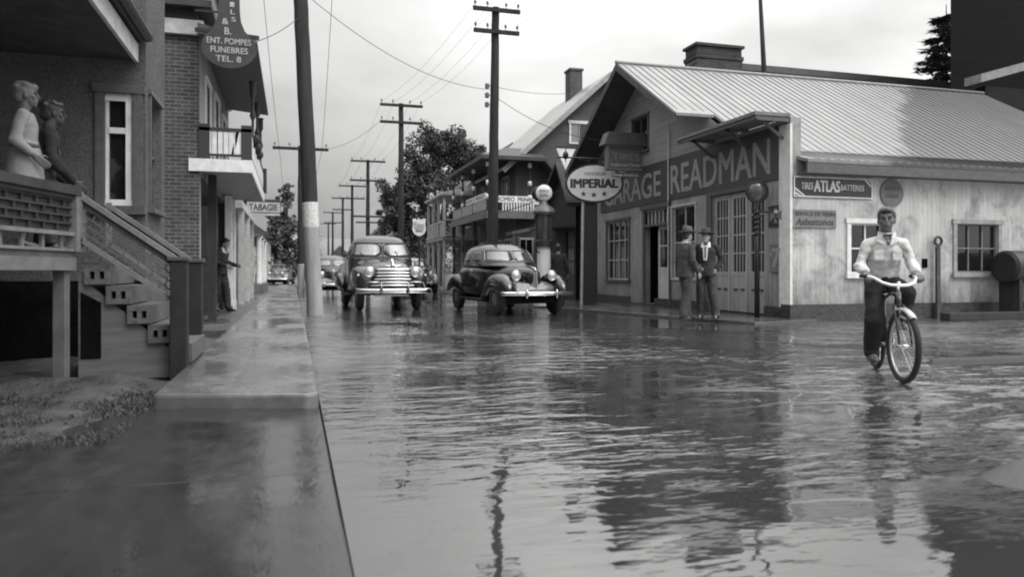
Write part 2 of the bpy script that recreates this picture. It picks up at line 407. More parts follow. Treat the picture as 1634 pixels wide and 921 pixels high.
def water_mat():
    q = NB('flood_water'); X = q.xyz()
    big = q.noise(.33, (1, .8, 1), 3, .5)
    w1 = q.noise(5.2, (.42, 1, 1), 2, .45, rot=(0, 0, R_(14)), dist=.5)
    w2 = q.noise(15, (.35, 1, 1), 2, .5, rot=(0, 0, R_(30)), dist=.4)
    w3 = q.noise(2.1, (.6, 1, 1), 2, .5, rot=(0, 0, R_(8)), dist=.4)
    near = q.rng(X[1], 3.0, 5.2, .10, 1.0); far = q.rng(X[1], 9.5, 15, 1.0, .32)
    rgt = q.rng(X[0], 3.2, 4.6, 0.0, .75)
    rgt = q.math('MULTIPLY', rgt, q.rng(X[1], 7, 10, 1, .3))
    msk = q.math('MAXIMUM', q.math('MULTIPLY', q.math('MULTIPLY', near, far), q.rng(X[0], .5, 1.3, .35, 1)), rgt)
    msk = q.math('MULTIPLY', msk, q.rng(big, .38, .60, .08, 1.45))
    h = q.math('ADD', q.math('MULTIPLY', w1, 1.0), q.math('MULTIPLY', w2, .42))
    h = q.math('MULTIPLY', q.math('ADD', h, q.math('MULTIPLY', w3, .6)), msk)
    h = q.math('ADD', h, q.math('MULTIPLY', q.noise(3.4, (.7, 1, 1), 2), .06))
    q.bump(h, .044)
    # thin muddy film: silt bars break the shine towards the right foreground and along the kerb
    silt = q.noise(2.6, (.5, 1, 1), 8, .74, dist=1.4)
    sl = q.rng(silt, .50, .57, 0, 1)
    reg = q.math('MULTIPLY', q.rng(X[0], 2.4, 3.6, 0, 1), q.rng(X[1], 8.5, 5.5, 0, 1), clamp=True)
    reg2 = q.math('MULTIPLY', q.rng(X[0], 6.5, 9, 0, .9), q.rng(X[1], 15, 12, 0, 1), clamp=True)
    reg4 = q.math('MULTIPLY', q.rng(X[0], 7.6, 9.8, 0, .8), q.rng(q.noise(1.1, (.5, 1, 1), 6, .7), .40, .60, .45, 1))
    reg3 = q.math('MULTIPLY', q.rng(X[0], 1.5, .5, 0, 1), q.rng(X[1], 6, 9, 0, .9), clamp=True)
    k = q.math('MAXIMUM', q.math('MAXIMUM', reg4, q.math('MULTIPLY', sl, q.math('MAXIMUM', reg, reg2), clamp=True)), q.math('MULTIPLY', reg3, q.rng(silt, .40, .55, .25, 1)))
    q.set('Base Color', q.math('MULTIPLY_ADD', k, .035, .03))
    q.set('Roughness', q.math('MULTIPLY_ADD', k, .30, .035)); q.set('IOR', 2.05); q.set('Specular IOR Level', 1.0)
    return q.m
water_m = water_mat()
q = NB('dirt'); n1 = q.noise(3, detail=8, rough=.7); n2 = q.noise(40, detail=4)
q.set('Base Color', q.math('MULTIPLY', q.rng(n1, .3, .7, .02, .075), q.rng(n2, .3, .7, .6, 1.3))); q.set('Roughness', q.rng(n1, .35, .6, .3, .8)); q.bump(q.math('ADD', n1, q.math('MULTIPLY', n2, .3)), .05); dirt_m = q.m
# brick ------------------------------------------------------------
def brick_mat(name, g, rot, sc_=1.0):
    q = NB(name); br = q.n.new('ShaderNodeTexBrick'); br.inputs['Scale'].default_value = 1.0
    br.inputs['Brick Width'].default_value = .21 * sc_; br.inputs['Row Height'].default_value = .068 * sc_; br.inputs['Mortar Size'].default_value = .007 * sc_
    br.inputs['Mortar Smooth'].default_value = .3; br.inputs['Bias'].default_value = -.1
    for k, v in (('Color1', g), ('Color2', g * .55), ('Mortar', g * 2.4)): br.inputs[k].default_value = (v, v, v, 1)
    q.l.new(q.vec((1, 1, 1), rot), br.inputs['Vector'])
    n = q.noise(2, detail=6); n2 = q.noise(60)
    q.set('Base Color', q.math('MULTIPLY', br.outputs['Color'], q.math('MULTIPLY', q.rng(n, .3, .7, .75, 1.25), q.rng(n2, .3, .7, .8, 1.2)))); q.set('Roughness', .75); q.set('Specular IOR Level', .2)
    q.bump(q.math('ADD', q.math('SUBTRACT', 1.0, br.outputs['Fac']), q.math('MULTIPLY', n2, .3)), .012); return q.m
brick_front = brick_mat('brick_camera_side', .08, (R_(90), 0, 0)); brick_street = brick_mat('brick_street_side', .10, (R_(90), R_(0), R_(90)))
q = NB('stucco'); n1 = q.noise(26, detail=6, rough=.7); n2 = q.noise(1.2, detail=5)
q.set('Base Color', q.math('MULTIPLY', q.rng(n1, .3, .7, .08, .18), q.rng(n2, .3, .7, .75, 1.2))); q.set('Roughness', .9); q.set('Specular IOR Level', .1); q.bump(n1, .05); stucco = q.m
# ------------------------------------------------------------------ the setting
struct(MB().add([(-3000, -3000, -.06), (3000, -3000, -.06), (3000, 3000, -.06), (-3000, 3000, -.06)], [(0, 1, 2, 3)]).build('ground', dirt_m))
struct(MB().add([(.18, -6, 0), (40, -6, 0), (40, 13.6, 0), (11, 13.6, 0), (9.7, 60, 0), (9.0, 260, 0), (.3, 260, 0), (.30, 60, 0)], [tuple(range(8))]).build('water', water_m))
# sidewalk: real slab 12 cm above the water
def slab(poly, z0, z1, name, m, bev=.02):
    F = (Vector((0, 0, 0)), Vector((1, 0, 0)), Vector((0, 1, 0)), Vector((0, 0, 1)))
    return struct(MB().prism(poly, F, z0, z1).build(name, m, bevel=bev))
slab([(-.97, 5.94), (.10, 5.63), (.185, 5.72), (.2, 14), (.2, 40), (.3, 120), (-.9, 120), (-.97, 12)], -.05, .12, 'sidewalk', walk_m, .025)
slab([(-5, -3), (.195, -3), (.185, 5.6), (-.97, 5.9), (-1.5, 5.2), (-5, 4.4)], -.05, .018, 'walk_crossing', slab_m, .008)
slab([(-4, 12.6), (-.975, 12.6), (-.905, 120), (-8, 120)], -.05, .10, 'shop_forecourt', wet_slab('forecourt', .06, .2, .5, .006), .01)
slab([(6.9, 19.2), (8.45, 12.45), (10.2, 12.9), (10.2, 40), (9.2, 60), (7.0, 60), (6.9, 30)], -.05, .05, 'garage_apron', apron_m, .01)
# lumpy dirt strip left of the walk
rnd = random.Random(3)
v = []; nx, ny = 60, 60
from mathutils import noise as mn
for j in range(ny + 1):
    for i in range(nx + 1):
        x = -7 + 6.02 * i / nx; y = 3.9 + 9 * j / ny
        e = min(1, (i and (nx - i) / 6), ) if False else min(1, (nx - i) / 5)
        z = -.03 + .10 * max(0, mn.noise(Vector((x * 1.7, y * 1.7, 0))) + .55) * e + .03 * mn.noise(Vector((x * 9, y * 9, 3))) * e
        if y < 4.6 + .25 * math.sin(x * 3): z -= .12
        v.append((x, y, z))
struct(MB().add(v, [(j * (nx + 1) + i, j * (nx + 1) + i + 1, (j + 1) * (nx + 1) + i + 1, (j + 1) * (nx + 1) + i) for j in range(ny) for i in range(nx)]).build('dirt_verge', dirt_m, smooth=True))
# weeds and stones on the verge: uncountable cover
g = MB()
for _ in range(17000):
    x = rnd.uniform(-3.6, -1.0); y = rnd.uniform(4.75, 7.3)
    if mn.noise(Vector((x * 2.2, y * 2.2, 5))) < -.12: continue
    a = rnd.uniform(0, 6.28); h = rnd.uniform(.01, .05) * rnd.random(); wd = rnd.uniform(.002, .006); lx, ly = rnd.uniform(-.05, .05), rnd.uniform(-.05, .05)
    dx, dy = math.cos(a) * wd, math.sin(a) * wd
    g.add([(x - dx, y - dy, 0), (x + dx, y + dy, 0), (x + dx * .7 + lx * .5, y + dy * .7 + ly * .5, h * .7 + .02), (x + lx, y + ly, h + .02), (x - dx * .7 + lx * .5, y - dy * .7 + ly * .5, h * .7 + .02)], [(0, 1, 2, 3, 4)])
o = g.build('ground_cover', mat('weed_leaves', .06, .6, noise=.5, nscale=30)); o['kind'] = 'stuff'; tag(o, 'low weeds growing on the muddy verge beside the sidewalk end', 'weeds')
g = MB()
for _ in range(150):
    x = rnd.uniform(-3.6, -1.0); y = rnd.uniform(4.7, 7.0); r = rnd.uniform(.006, .02)
    g.ell((x, y, .02), (r, r * rnd.uniform(.7, 1.2), r * .7), 7, 5)
o = g.build('gravel', mat('stones', .05, .7, noise=.4, nscale=20), smooth=True); o['kind'] = 'stuff'; tag(o, 'loose stones scattered over the muddy verge', 'gravel')
# hill on the horizon
pts = []; M_ = 60
for i in range(M_ + 1):
    x = -420 + 1100 * i / M_; h = 44 + 14 * mn.noise(Vector((x / 160, 0, 1))) + 4 * mn.noise(Vector((x / 25, 2, 1)))
    pts += [(x, 700, -2), (x, 740, h * .65), (x, 900, h)]
struct(MB().add(pts, [(i * 3 + k, i * 3 + 3 + k, i * 3 + 4 + k, i * 3 + 1 + k) for i in range(M_) for k in range(2)]).build('hill', mat('far_hill', .17, .9, noise=.25, nscale=.04), smooth=True))
# mud bank in the near right water
v = []; n_ = 44
for j in range(n_ + 1):
    for i in range(n_ + 1):
        s, t = i / n_ * 2 - 1, j / n_ * 2 - 1
        x = 4.0 + s * .92; y = 2.72 + t * (.20 + .30 * (s + 1) / 2) - .10 * s
        r = 1 - (abs(s) ** 2.6 + abs(t) ** 2.6) ** .5 + .16 * mn.noise(Vector((x * 2.4, y * 2.4, 0)))
        v.append((x, y, -.02 + .085 * max(-.1, min(r * 2.0, 1)) + .003 * mn.noise(Vector((x * 20, y * 20, 0)))))
q = NB('mud'); n1 = q.noise(5, detail=7, rough=.65); q.set('Base Color', q.rng(n1, .3, .7, .022, .045)); q.set('Roughness', q.rng(n1, .3, .7, .4, .75)); q.bump(q.noise(34, detail=5), .006); mud_m = q.m
struct(MB().add(v, [(j * (n_ + 1) + i, j * (n_ + 1) + i + 1, (j + 1) * (n_ + 1) + i + 1, (j + 1) * (n_ + 1) + i) for j in range(n_) for i in range(n_)]).build('mud_bank', mud_m, smooth=True))

# ------------------------------------------------------------------ GARAGE
GF = frame((9.8, 23.4, 0), (0, -1, 0), (-1, 0, 0))      # street front, s from far end 0 to corner 10.2
GS = frame((9.8, 13.2, 0), (1, 0, 0), (0, -1, 0))       # side wall towards camera
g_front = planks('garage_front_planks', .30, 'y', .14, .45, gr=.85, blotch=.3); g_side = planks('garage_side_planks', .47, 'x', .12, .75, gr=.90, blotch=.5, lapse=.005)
garage = thing('garage_building', (14, 18, 0), 'long white plank garage with metal roof and lettered front board', 'garage')
def S(px): return 23.4 - at_x(px, 400, 9.8).y
def SX(px): return at_y(px, 400, 13.2).x - 9.8
H = []
w1 = (S(969), S(1004), .78, 2.62); door = (S(1030), S(1067), .12, 2.32); trans = (S(1027), S(1069), 2.36, 2.74)
w2 = (S(1073), S(1110), .85, 2.74); gd = (S(1137), S(1221), .06, 2.86)
ga = (S(1010), S(1034) , 4.55, 5.55)
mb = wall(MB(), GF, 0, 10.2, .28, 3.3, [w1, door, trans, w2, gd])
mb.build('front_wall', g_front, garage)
# gable above
zr, yr = 7.0, 19.8
mb = MB(); O_, R1, U1, N1 = GF
gp = lambda s, t: O_ + R1 * s + U1 * t
for (a, b) in ((0, ga[0]), (ga[0], ga[1]), (ga[1], 6.9), (6.9, 8.4)):
    top = lambda s: zr - .615 * abs((23.4 - s) - yr) - .06
    m_ = 23.4 - yr
    segs = [a] + ([m_] if a < m_ < b else []) + [b]
    for i in range(len(segs) - 1):
        c, d = segs[i], segs[i + 1]
        if (a, b) == (ga[0], ga[1]): mb.add([gp(c, 3.3), gp(d, 3.3), gp(d, ga[2]), gp(c, ga[2])], [(0, 1, 2, 3)]); mb.add([gp(c, ga[3]), gp(d, ga[3]), gp(d, top(d)), gp(c, top(c))], [(0, 1, 2, 3)])
        else: mb.add([gp(c, 3.3), gp(d, 3.3), gp(d, max(3.31, top(d))), gp(c, max(3.31, top(c)))], [(0, 1, 2, 3)])
mb.build('gable_wall', planks('garage_gable_boards', .26, 'y', .2, 0, horiz=True), garage)
window(garage, GF, *ga, 2, 2, brown, glass, brown, rec=.05)
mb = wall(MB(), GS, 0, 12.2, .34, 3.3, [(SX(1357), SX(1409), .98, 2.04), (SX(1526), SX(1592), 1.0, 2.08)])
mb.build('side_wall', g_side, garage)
o = MB().fbox(GF, -.02, 2.6, 0, .28, -.3, .03).fbox(GF, 4.2, gd[0], 0, .28, -.3, .03).fbox(GF, gd[1], 10.2, 0, .28, -.3, .03).fbox(GF, 2.6, 4.2, 0, .1, -.3, .05).build('foundation', mat('dark_foundation', .035, .5, noise=.4, nscale=5, bump=.02, bscale=15), garage)
MB().fbox(GS, -.034, 12.2, 0, .34, -.28, .035).build('side_foundation', MAT['dark_foundation'], garage)
MB().fbox(GS, 12.0, 12.2, 0, 3.3, -10.2, -.01).build('rear_wall', g_side, garage)
MB().fbox(GF, -.001, .1, 0, 3.2, -12, -.2).build('far_wall', g_side, garage)
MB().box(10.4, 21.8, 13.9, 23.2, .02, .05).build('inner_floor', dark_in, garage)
# corner trim, pipe
MB().fbox(GS, -.032, .02, .34, 4.06, 0, .03).fbox(GF, 9.86, 10.2, .28, 4.06, .0, .032).build('corner_board', white, garage)
MB().tube([gp(S(1070), .3) + N1 * .07, gp(S(1070), 5.0) + N1 * .07], .022, 8).build('pipe', dullw, garage)
# sign board with lettering
sb0, sb1 = S(960), 9.86
MB().fbox(GF, sb0, sb1, 2.96, 4.08, .0, .035).build('sign_board', mat('sign_board_paint', .045, .5, noise=.25, nscale=3, stretch=(1, .3, 2)), garage)
q = NB('sign_letter_paint'); n1 = q.noise(8, (1, 1, 2), 6, .7); q.set('Base Color', q.rng(n1, .3, .65, .17, .30)); q.set('Roughness', .6); letm = q.m
lettering(MB(), 'GARAGE', GF, S(967), S(1056), 3.14, 3.84, .036, .02).build('lettering', letm, garage); lettering(MB(), 'READMAN', GF, S(1072.5), S(1231), 3.12, 3.86, .036, .02).build('lettering', letm, garage)
# false front wall + canopy
MB().fbox(GF, 6.9, 10.2, 3.3, 4.195, -.25, -.004).build('false_front', g_front, garage)
cn_ = MB(); cn_.fbox(GF, 6.95, 10.2, 4.20, 4.27, .0, .84); cn_.build('canopy', mat('canopy_metal', .14, .45, noise=.3, nscale=5), garage)
MB().fbox(GF, 6.95, 10.19, 4.12, 4.197, .77, .81).fbox(GF, 10.14, 10.18, 4.10, 4.197, 0, .77).build('canopy_trim', brown, garage)
mb = MB()
for s in (7.3, 8.75, 10.0): mb.bar(gp(s, 3.78) + N1 * .04, gp(s, 4.19) + N1 * .62, .04, .06); mb.bar(gp(s, 4.16) + N1 * .02, gp(s, 4.16) + N1 * .66, .04, .06)
mb.build('canopy_bracket', grey_wood, garage)
# roof
q = NB('metal_roof'); X = q.xyz(); n1 = q.noise(1.0, (1, 1, 1), 7, .7); n2 = q.noise(3, (1.6, .2, .2), 5); wv = q.noise(9, (2.5, .12, .12), 4)
edge = q.math('ADD', X[0], q.math('MULTIPLY_ADD', q.math('SUBTRACT', q.noise(1.3, (1, .5, .5), 7, .72), .5), 3.6, q.math('MULTIPLY', X[1], -1.0)))
rust = q.rng(edge, 3.0, 3.5, 0, 1)
v_ = q.math('MULTIPLY', q.rng(n2, .3, .7, .80, 1.1), q.rng(wv, .3, .7, .86, 1.1))
v_ = q.math('MULTIPLY', v_, q.math('MULTIPLY_ADD', rust, -.66, 1.0)); q.set('Base Color', q.math('MULTIPLY', v_, .21))
q.set('Metallic', .0); q.set('Specular IOR Level', .35); q.set('Roughness', q.rng(n1, .3, .7, .34, .5)); q.bump(n2, .01); roof_m = q.m
mb = MB(); x0, x1 = 8.9, 22.2
def rz_(y):
    if y >= yr: return zr - .613 * (y - yr)
    if y >= 14.5: return zr - .613 * (yr - y)
    return 3.75 - (14.5 - y) * .27
prof = [24.0, yr, 16.35, 14.5, 12.85]
for a, b in zip(prof[:-1], prof[1:]):
    xs0 = x0 if b >= 16.3 else 9.95
    za, zb = rz_(a), rz_(b)
    mb.add([(xs0, a, za), (x1, a, za), (x1, b, zb), (xs0, b, zb), (xs0, a, za - .07), (x1, a, za - .07), (x1, b, zb - .07), (xs0, b, zb - .07)], [(0, 1, 2, 3), (4, 7, 6, 5), (0, 3, 7, 4), (1, 5, 6, 2), (0, 4, 5, 1), (3, 2, 6, 7)])
# cut the overhang back where the false front stands
mb.v = [(p[0], p[1], p[2]) for p in mb.v]
x = 9.05
while x < 22.1:
    lo = 14.52 if x > 9.0 else 16
    if x < 10.0: lo = 16.55
    mb.bar((x, yr - .05, rz_(yr) - .02), (x, lo, rz_(lo) - .001), .022, .024)
    if x > 10.05: mb.bar((x, 14.5, 3.762), (x, 12.86, 3.310), .025, .02)
    x += .24
mb.tube([(8.86, yr, zr + .02), (22.25, yr, zr + .02)], .06, 8)
r = mb.build('roof', roof_m, garage)
MB().box(9.95, 22.2, 12.86, 12.92, 3.02, 3.26).box(9.95, 22.2, 12.92, 13.19, 3.02, 3.05).build('eave_fascia', brown, garage)
mb = MB()
for sgn in (-1, 1):
    yy = 24.0 if sgn > 0 else 16.4
    mb.add([(8.86, yr, zr - .02), (8.86, yy, rz_(yy) - .02), (8.86, yy, rz_(yy) - .22), (8.86, yr, zr - .22), (8.90, yr, zr - .02), (8.90, yy, rz_(yy) - .02), (8.90, yy, rz_(yy) - .22), (8.90, yr, zr - .22)], [(0, 1, 2, 3), (4, 7, 6, 5), (0, 4, 5, 1), (1, 5, 6, 2), (2, 6, 7, 3), (3, 7, 4, 0)])
mb.build('bargeboard', mat('barge_paint', .08, .6, noise=.3), garage)
mb = MB()
for (a, b) in ((yr, 24.0), (yr, 16.4)):
    mb.add([(8.9, a, zr - .1), (9.8, a, zr - .1), (9.8, b, rz_(b) - .1), (8.9, b, rz_(b) - .1)], [(0, 1, 2, 3)])
mb.build('soffit', mat('soffit_boards', .07, .7, noise=.3, nscale=5), garage)
# windows and doors of the garage
window(garage, GF, *w1, 4, 3, dullw, glass, brown, label='tall many paned window with brown casing at the far end of the garage front')
window(garage, GF, *w2, 2, 2, dullw, glass, dullw, sill=False, bw=.05)
MB().fbox(GF, door[0] - .12, door[0], .12, 2.8, 0, .05).fbox(GF, w2[0] - .12, w2[0] - .055, .12, 2.8, .002, .05).fbox(GF, door[0] - .2, w2[0] - .055, 2.8, 2.93, 0, .09).fbox(GF, door[0], w2[0] - .12, 2.3, 2.37, 0, .10).build('door_casing', brown, garage)
fr = MB().fbox(GF, trans[0], trans[1], 2.37, 2.74, -.07, -.06).build('transom_window', glass, garage)
mb = MB(); n = 7
for i in range(n + 1):
    s = trans[0] + (trans[1] - trans[0]) * i / n; mb.fbox(GF, s - .02, s + .02, 2.37, 2.74, -.06, -.03)
mb.build('muntin', dullw, fr)
dm = .5 * (door[0] + door[1])
d_ = MB().fbox(GF, dm, door[1], .12, 1.15, -.1, -.05).fbox(GF, dm, dm + .1, 1.15, 2.3, -.1, -.05).fbox(GF, door[1] - .1, door[1], 1.15, 2.3, -.1, -.05).fbox(GF, dm + .1, door[1] - .1, 2.2, 2.3, -.1, -.05).fbox(GF, dm + .1, door[1] - .1, 1.72, 1.76, -.1, -.055).build('door', dullw, garage)
MB().fbox(GF, dm + .1, door[1] - .1, 1.15, 2.2, -.085, -.08).build('pane', glass, d_)
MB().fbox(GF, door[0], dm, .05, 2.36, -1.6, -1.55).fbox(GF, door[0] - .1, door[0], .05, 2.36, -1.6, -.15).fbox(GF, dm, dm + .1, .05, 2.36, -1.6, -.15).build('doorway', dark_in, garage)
# big folding doors: three leaves
lw = (gd[1] - gd[0]) / 3
dw = planks('garage_door_planks', .36, 'y', .1, .35)
for i in range(3):
    a, b = gd[0] + i * lw + .012, gd[0] + (i + 1) * lw - .012; mb = MB(); D0, D1 = -.10, -.05
    mb.fbox(GF, a, a + .1, .1, 2.84, D0, D1).fbox(GF, b - .1, b, .1, 2.84, D0, D1).fbox(GF, a + .1, b - .1, .1, .92, D0, D1 - .01).fbox(GF, a + .1, b - .1, .92, 1.02, D0, D1).fbox(GF, a + .1, b - .1, 2.72, 2.84, D0, D1)
    for k in (1, 2, 3): mb.fbox(GF, a + .1 + (b - a - .2) * k / 4 - .016, a + .1 + (b - a - .2) * k / 4 + .016, 1.02, 2.72, D0 + .01, D1 - .012) if k != 9 else 0
    for k in (1, 2, 3): mb.fbox(GF, a + .1, b - .1, 1.02 + 1.7 * k / 4 - .018, 1.02 + 1.7 * k / 4 + .018, D0 + .008, D1 - .008)
    o = mb.build('garage_door', dw, garage); MB().fbox(GF, a + .1, b - .1, 1.02, 2.72, D0 + .012, D0 + .018).build('pane', glass, o)
    mb = MB()
    for k in (.3, .7): mb.fbox(GF, a + (b - a) * k - .07, a + (b - a) * k + .07, .60, .63, D1, D1 + .02)
    mb.build('handle', iron, o)
MB().fbox(GF, gd[0] - .12, gd[0], .06, 2.96, 0, .04).fbox(GF, gd[0] - .25, gd[0] - .12, .28, 2.96, 0, .03).build('post_board', brown, garage)
MB().fbox(GF, gd[0] - .12, gd[1] + .02, 2.86, 2.955, 0, .06).build('door_lintel', brown, garage)
window(garage, GS, SX(1357), SX(1409), .98, 2.04, 2, 2, white, glass, white, bw=.1, label='white cased window of four panes behind the cyclist')
window(garage, GS, SX(1526), SX(1592), 1.0, 2.08, 3, 2, mat('grey_sash', .16, .6, noise=.3), glass, mat('weathered_casing', .26, .6, noise=.3), bw=.1, label='weathered grey window of six panes near the right edge')
# signs on the garage side
def panel_sign(F, s0, s1, t0, t1, m, name, label, cat='sign', border=None, bm_=None, d=.03, parent=None):
    o = MB().fbox(F, s0, s1, t0, t1, .005, d).build(name, m, loc=F[0] + F[1] * (s0 + s1) / 2 + F[2] * t0); tag(o, label, cat)
    if border:
        b = border; MB().fbox(F, s0 - .004, s1 + .004, t0, t0 + b, d, d + .012).fbox(F, s0 - .004, s1 + .004, t1 - b, t1, d, d + .012).fbox(F, s0 - .004, s0 + b, t0 + b, t1 - b, d, d + .012).fbox(F, s1 - b, s1 + .004, t0 + b, t1 - b, d, d + .012).build('frame', bm_, o)
    return o
sgd = mat('sign_black', .02, .3, noise=.3, nscale=4); sgw = mat('sign_white', .6, .4, noise=.2, nscale=8); sgg = mat('sign_grey', .16, .45, noise=.25, nscale=5); sgk = mat('sign_dark_letters', .035, .5)
a = panel_sign(GS, SX(1265), SX(1390), 2.56, 2.98, sgd, 'tire_sign', 'long black sign with big white ATLAS letters under the garage eave', border=.022, bm_=white)
mb = MB(); s0, s1 = SX(1272), SX(1383); W_ = s1 - s0; d = .032
lettering(mb, 'TIRES', GS, s0 + .08, s0 + .36, 2.72, 2.86, d, .01); lettering(mb, 'ATLAS', GS, s0 + .39, s0 + 1.02, 2.68, 2.91, d, .035); lettering(mb, 'BATTERIES', GS, s0 + 1.05, s1 - .10, 2.72, 2.84, d, .01)
e0, e1 = SX(1265) + .03, SX(1390) - .03
for k in (0, .09): mb.prism([(e0 + .0, 2.76 - k), (e0, 2.71 - k), (e0 + .20 - k, 2.585), (e0 + .25 - k, 2.585)], GS, d, d + .004); mb.prism([(e1, 2.80 + k), (e1, 2.85 + k), (e1 - .12 + k, 2.955), (e1 - .17 + k, 2.955)], GS, d, d + .004)
mb.build('lettering', sgw, a)
a = panel_sign(GS, SX(1263), SX(1333), 1.93, 2.30, sgg, 'service_sign', 'small grey sign reading service de frein Asbestonos below the black sign')
mb = MB(); lettering(mb, 'SERVICE DE FREIN', GS, SX(1267), SX(1330), 2.17, 2.255, .031, .02); lettering(mb, 'Asbestonos', GS, SX(1268), SX(1329), 1.98, 2.12, .031, .02, shear=.3); mb.build('lettering', sgk, a)
o = MB().lathe(GS[0] + Vector((SX(1422), 0, 2.70)), [(.001, -.03), (.3, -.03), (.3, -.006), (.001, -.006)], 40, 'y').build('round_sign', mat('faded_disc', .14, .6, noise=.3, nscale=4), loc=GS[0] + Vector((SX(1422), 0, 2.4))); tag(o, 'faded round grey disc sign on the garage side wall beside the black sign', 'sign')
mb = MB(); c = SX(1422); lettering(mb, 'SERVICE', GS, c - .2, c + .2, 2.76, 2.84, .031, .01); lettering(mb, 'GARAGE', GS, c - .16, c + .16, 2.6, 2.68, .031, .01); 
mb.build('lettering', mat('faded_letters', .10, .6), o)
a = panel_sign(GF, S(1228), S(1252), 1.97, 2.42, mat('bow_sign_dark', .03, .4, noise=.3), 'bow_sign', 'dark square sign with a pale bow shape right of the garage doors'); F = GF; c0, c1, ct = S(1228), S(1252), 2.2
mb = MB(); hw = (c1 - c0) / 2; cm = (c0 + c1) / 2
mb.prism([(cm - hw * .8, ct + .11), (cm - .03, ct + .03), (cm - .03, ct - .03), (cm - hw * .8, ct - .11)], GF, .031, .034); mb.prism([(cm + hw * .8, ct + .11), (cm + hw * .8, ct - .11), (cm + .03, ct - .03), (cm + .03, ct + .03)], GF, .031, .034)
mb.prism([(cm - .06, ct + .16), (cm + .06, ct + .16), (cm, ct)], GF, .035, .038); mb.prism([(cm - .06, ct - .16), (cm, ct), (cm + .06, ct - .16)], GF, .035, .038); mb.build('emblem', mat('bow_grey', .2, .5, noise=.3), a)
a = panel_sign(GF, S(1230), S(1254), 1.0, 1.6, mat('poster_grey', .15, .5, noise=.35, nscale=9), 'poster', 'small weathered poster with a pale figure 7 low beside the garage doors', 'poster')
mb = MB(); lettering(mb, '7', GF, cm - .12, cm + .14, 1.12, 1.5, .031, .05); mb.ell(GF[0] + GF[1] * (cm - .18) + Vector((-.034, 0, 1.38)), (.003, .05, .05)); mb.build('lettering', mat('poster_pale', .28, .5, noise=.2), a)
# chimney on the garage ridge
MB().box(11.9, 13.5, 20.55, 21.3, 5.9, 7.62).box(11.87, 13.53, 20.52, 21.33, 7.62, 7.74).box(11.92, 13.48, 20.57, 21.28, 7.74, 8.0).box(11.85, 13.55, 20.5, 21.35, 8.0, 8.08).build('chimney', brick_mat('dark_brick', .05, (R_(90), 0, 0)), garage)
p = at_y(1622, 420, 12.7); t = thing('oil_tank', (p.x + .45, 12.75, 0), 'dark round tank on legs against the garage side wall at the right edge', 'tank')
MB().lathe((p.x - .3, 12.75, 1.12), [(.001, 0), (.3, 0), (.36, .05), (.36, 1.35), (.3, 1.4), (.001, 1.4)], 24, 'x').build('barrel', mat('tank_black', .015, .5, noise=.4), t, smooth=True, auto=40)
MB().box(p.x - .15, p.x - .05, 12.5, 13.0, 0, .85).box(p.x + .85, p.x + .95, 12.5, 13.0, 0, .85).build('support_post', dark_wood, t)
p = at_y(1496, 385, 13.1); t = thing('hose_post', (p.x, 13.05, 0), 'rusty post with round hose ring leaning on the side wall left of the far window', 'post')
MB().torus((p.x, 13.08, p.z), .09, .03, 'y', 24, 8).build('hose_ring', mat('rusty_grey', .07, .7, noise=.4), t, smooth=True); MB().box(p.x - .045, p.x + .045, 13.06, 13.12, 0, p.z - .12).build('stem', MAT['rusty_grey'], t)
p = at_y(1475, 420, 13.2); MB().fbox(GS, p.x - 9.8 - .07, p.x - 9.8 + .07, p.z - .1, p.z + .1, .002, .02).build('vent', dark_in, garage)
o = MB().box(13.0, 18.5, 12.35, 12.6, 0, .16).build('timber_beam', dark_wood, loc=(15, 12.4, 0), bevel=.015); tag(o, 'long dark beam lying in front of the garage side wall at the right', 'beam')
o = MB().add([(6.5, 6.45, -.02), (9.4, 5.75, -.02), (9.45, 6.1, -.02), (6.75, 6.75, -.02), (6.62, 6.5, .05), (9.4, 5.8, .13), (9.45, 6.05, .13), (6.8, 6.7, .05)], [(0, 3, 2, 1), (4, 5, 6, 7), (0, 1, 5, 4), (1, 2, 6, 5), (2, 3, 7, 6), (3, 0, 4, 7)]).build('plank', dark_wood, loc=(8, 6.2, 0), bevel=.01); tag(o, 'dark wet plank lying in the water behind the bicycle at the right edge', 'plank')
# ------------------------------------------------------------------ buildings behind the garage
X3 = Vector((1, 0, 0)); Y3 = Vector((0, 1, 0))
hm = planks('dark_house_clapboard', .085, 'x', .13, .1, horiz=True)
rf2 = mat('old_metal_roof', .30, .45, noise=.2, nscale=3, metal=.2, stretch=(1, .2, 1)); dark_roof = mat('dark_roof', .06, .6, noise=.35, nscale=3)
gh = thing('gabled_house', (13, 31, 0), 'tall dark clapboard house with steep gable and chimney behind the garage', 'house')
HF = frame((8.9, 30, 0), (1, 0, 0), (0, -1, 0)); ax = 13.0 - 8.9; ez, az = 5.75, 9.45
aw = (at_y(911, 200, 30).x - 8.9, at_y(937, 200, 30).x - 8.9, 6.55, 7.35)
mb = MB().prism([(0, 0), (8.2, 0), (8.2, ez), (aw[1], az - .9 * (aw[1] - ax) if aw[1] > ax else az - .9 * (ax - aw[1])), (ax, az), (0, ez)], HF, -6.5, 0) if False else MB().prism([(0, 0), (8.2, 0), (8.2, ez), (ax, az), (0, ez)], HF, -6.5, 0)
mb.build('wall', hm, gh)
mb = MB()
for sg in (-1, 1):
    xa, xb = 13.0, 13.0 + sg * 4.75
    zb = az + .12 - .9 * 4.75
    mb.add([(xa, 29.5, az + .12), (xb, 29.5, zb), (xb, 37, zb), (xa, 37, az + .12), (xa, 29.5, az), (xb, 29.5, zb - .12), (xb, 37, zb - .12), (xa, 37, az)], [(0, 1, 2, 3), (4, 7, 6, 5), (0, 4, 5, 1), (1, 5, 6, 2), (2, 6, 7, 3)])
mb.build('roof', rf2, gh)
mb = MB()
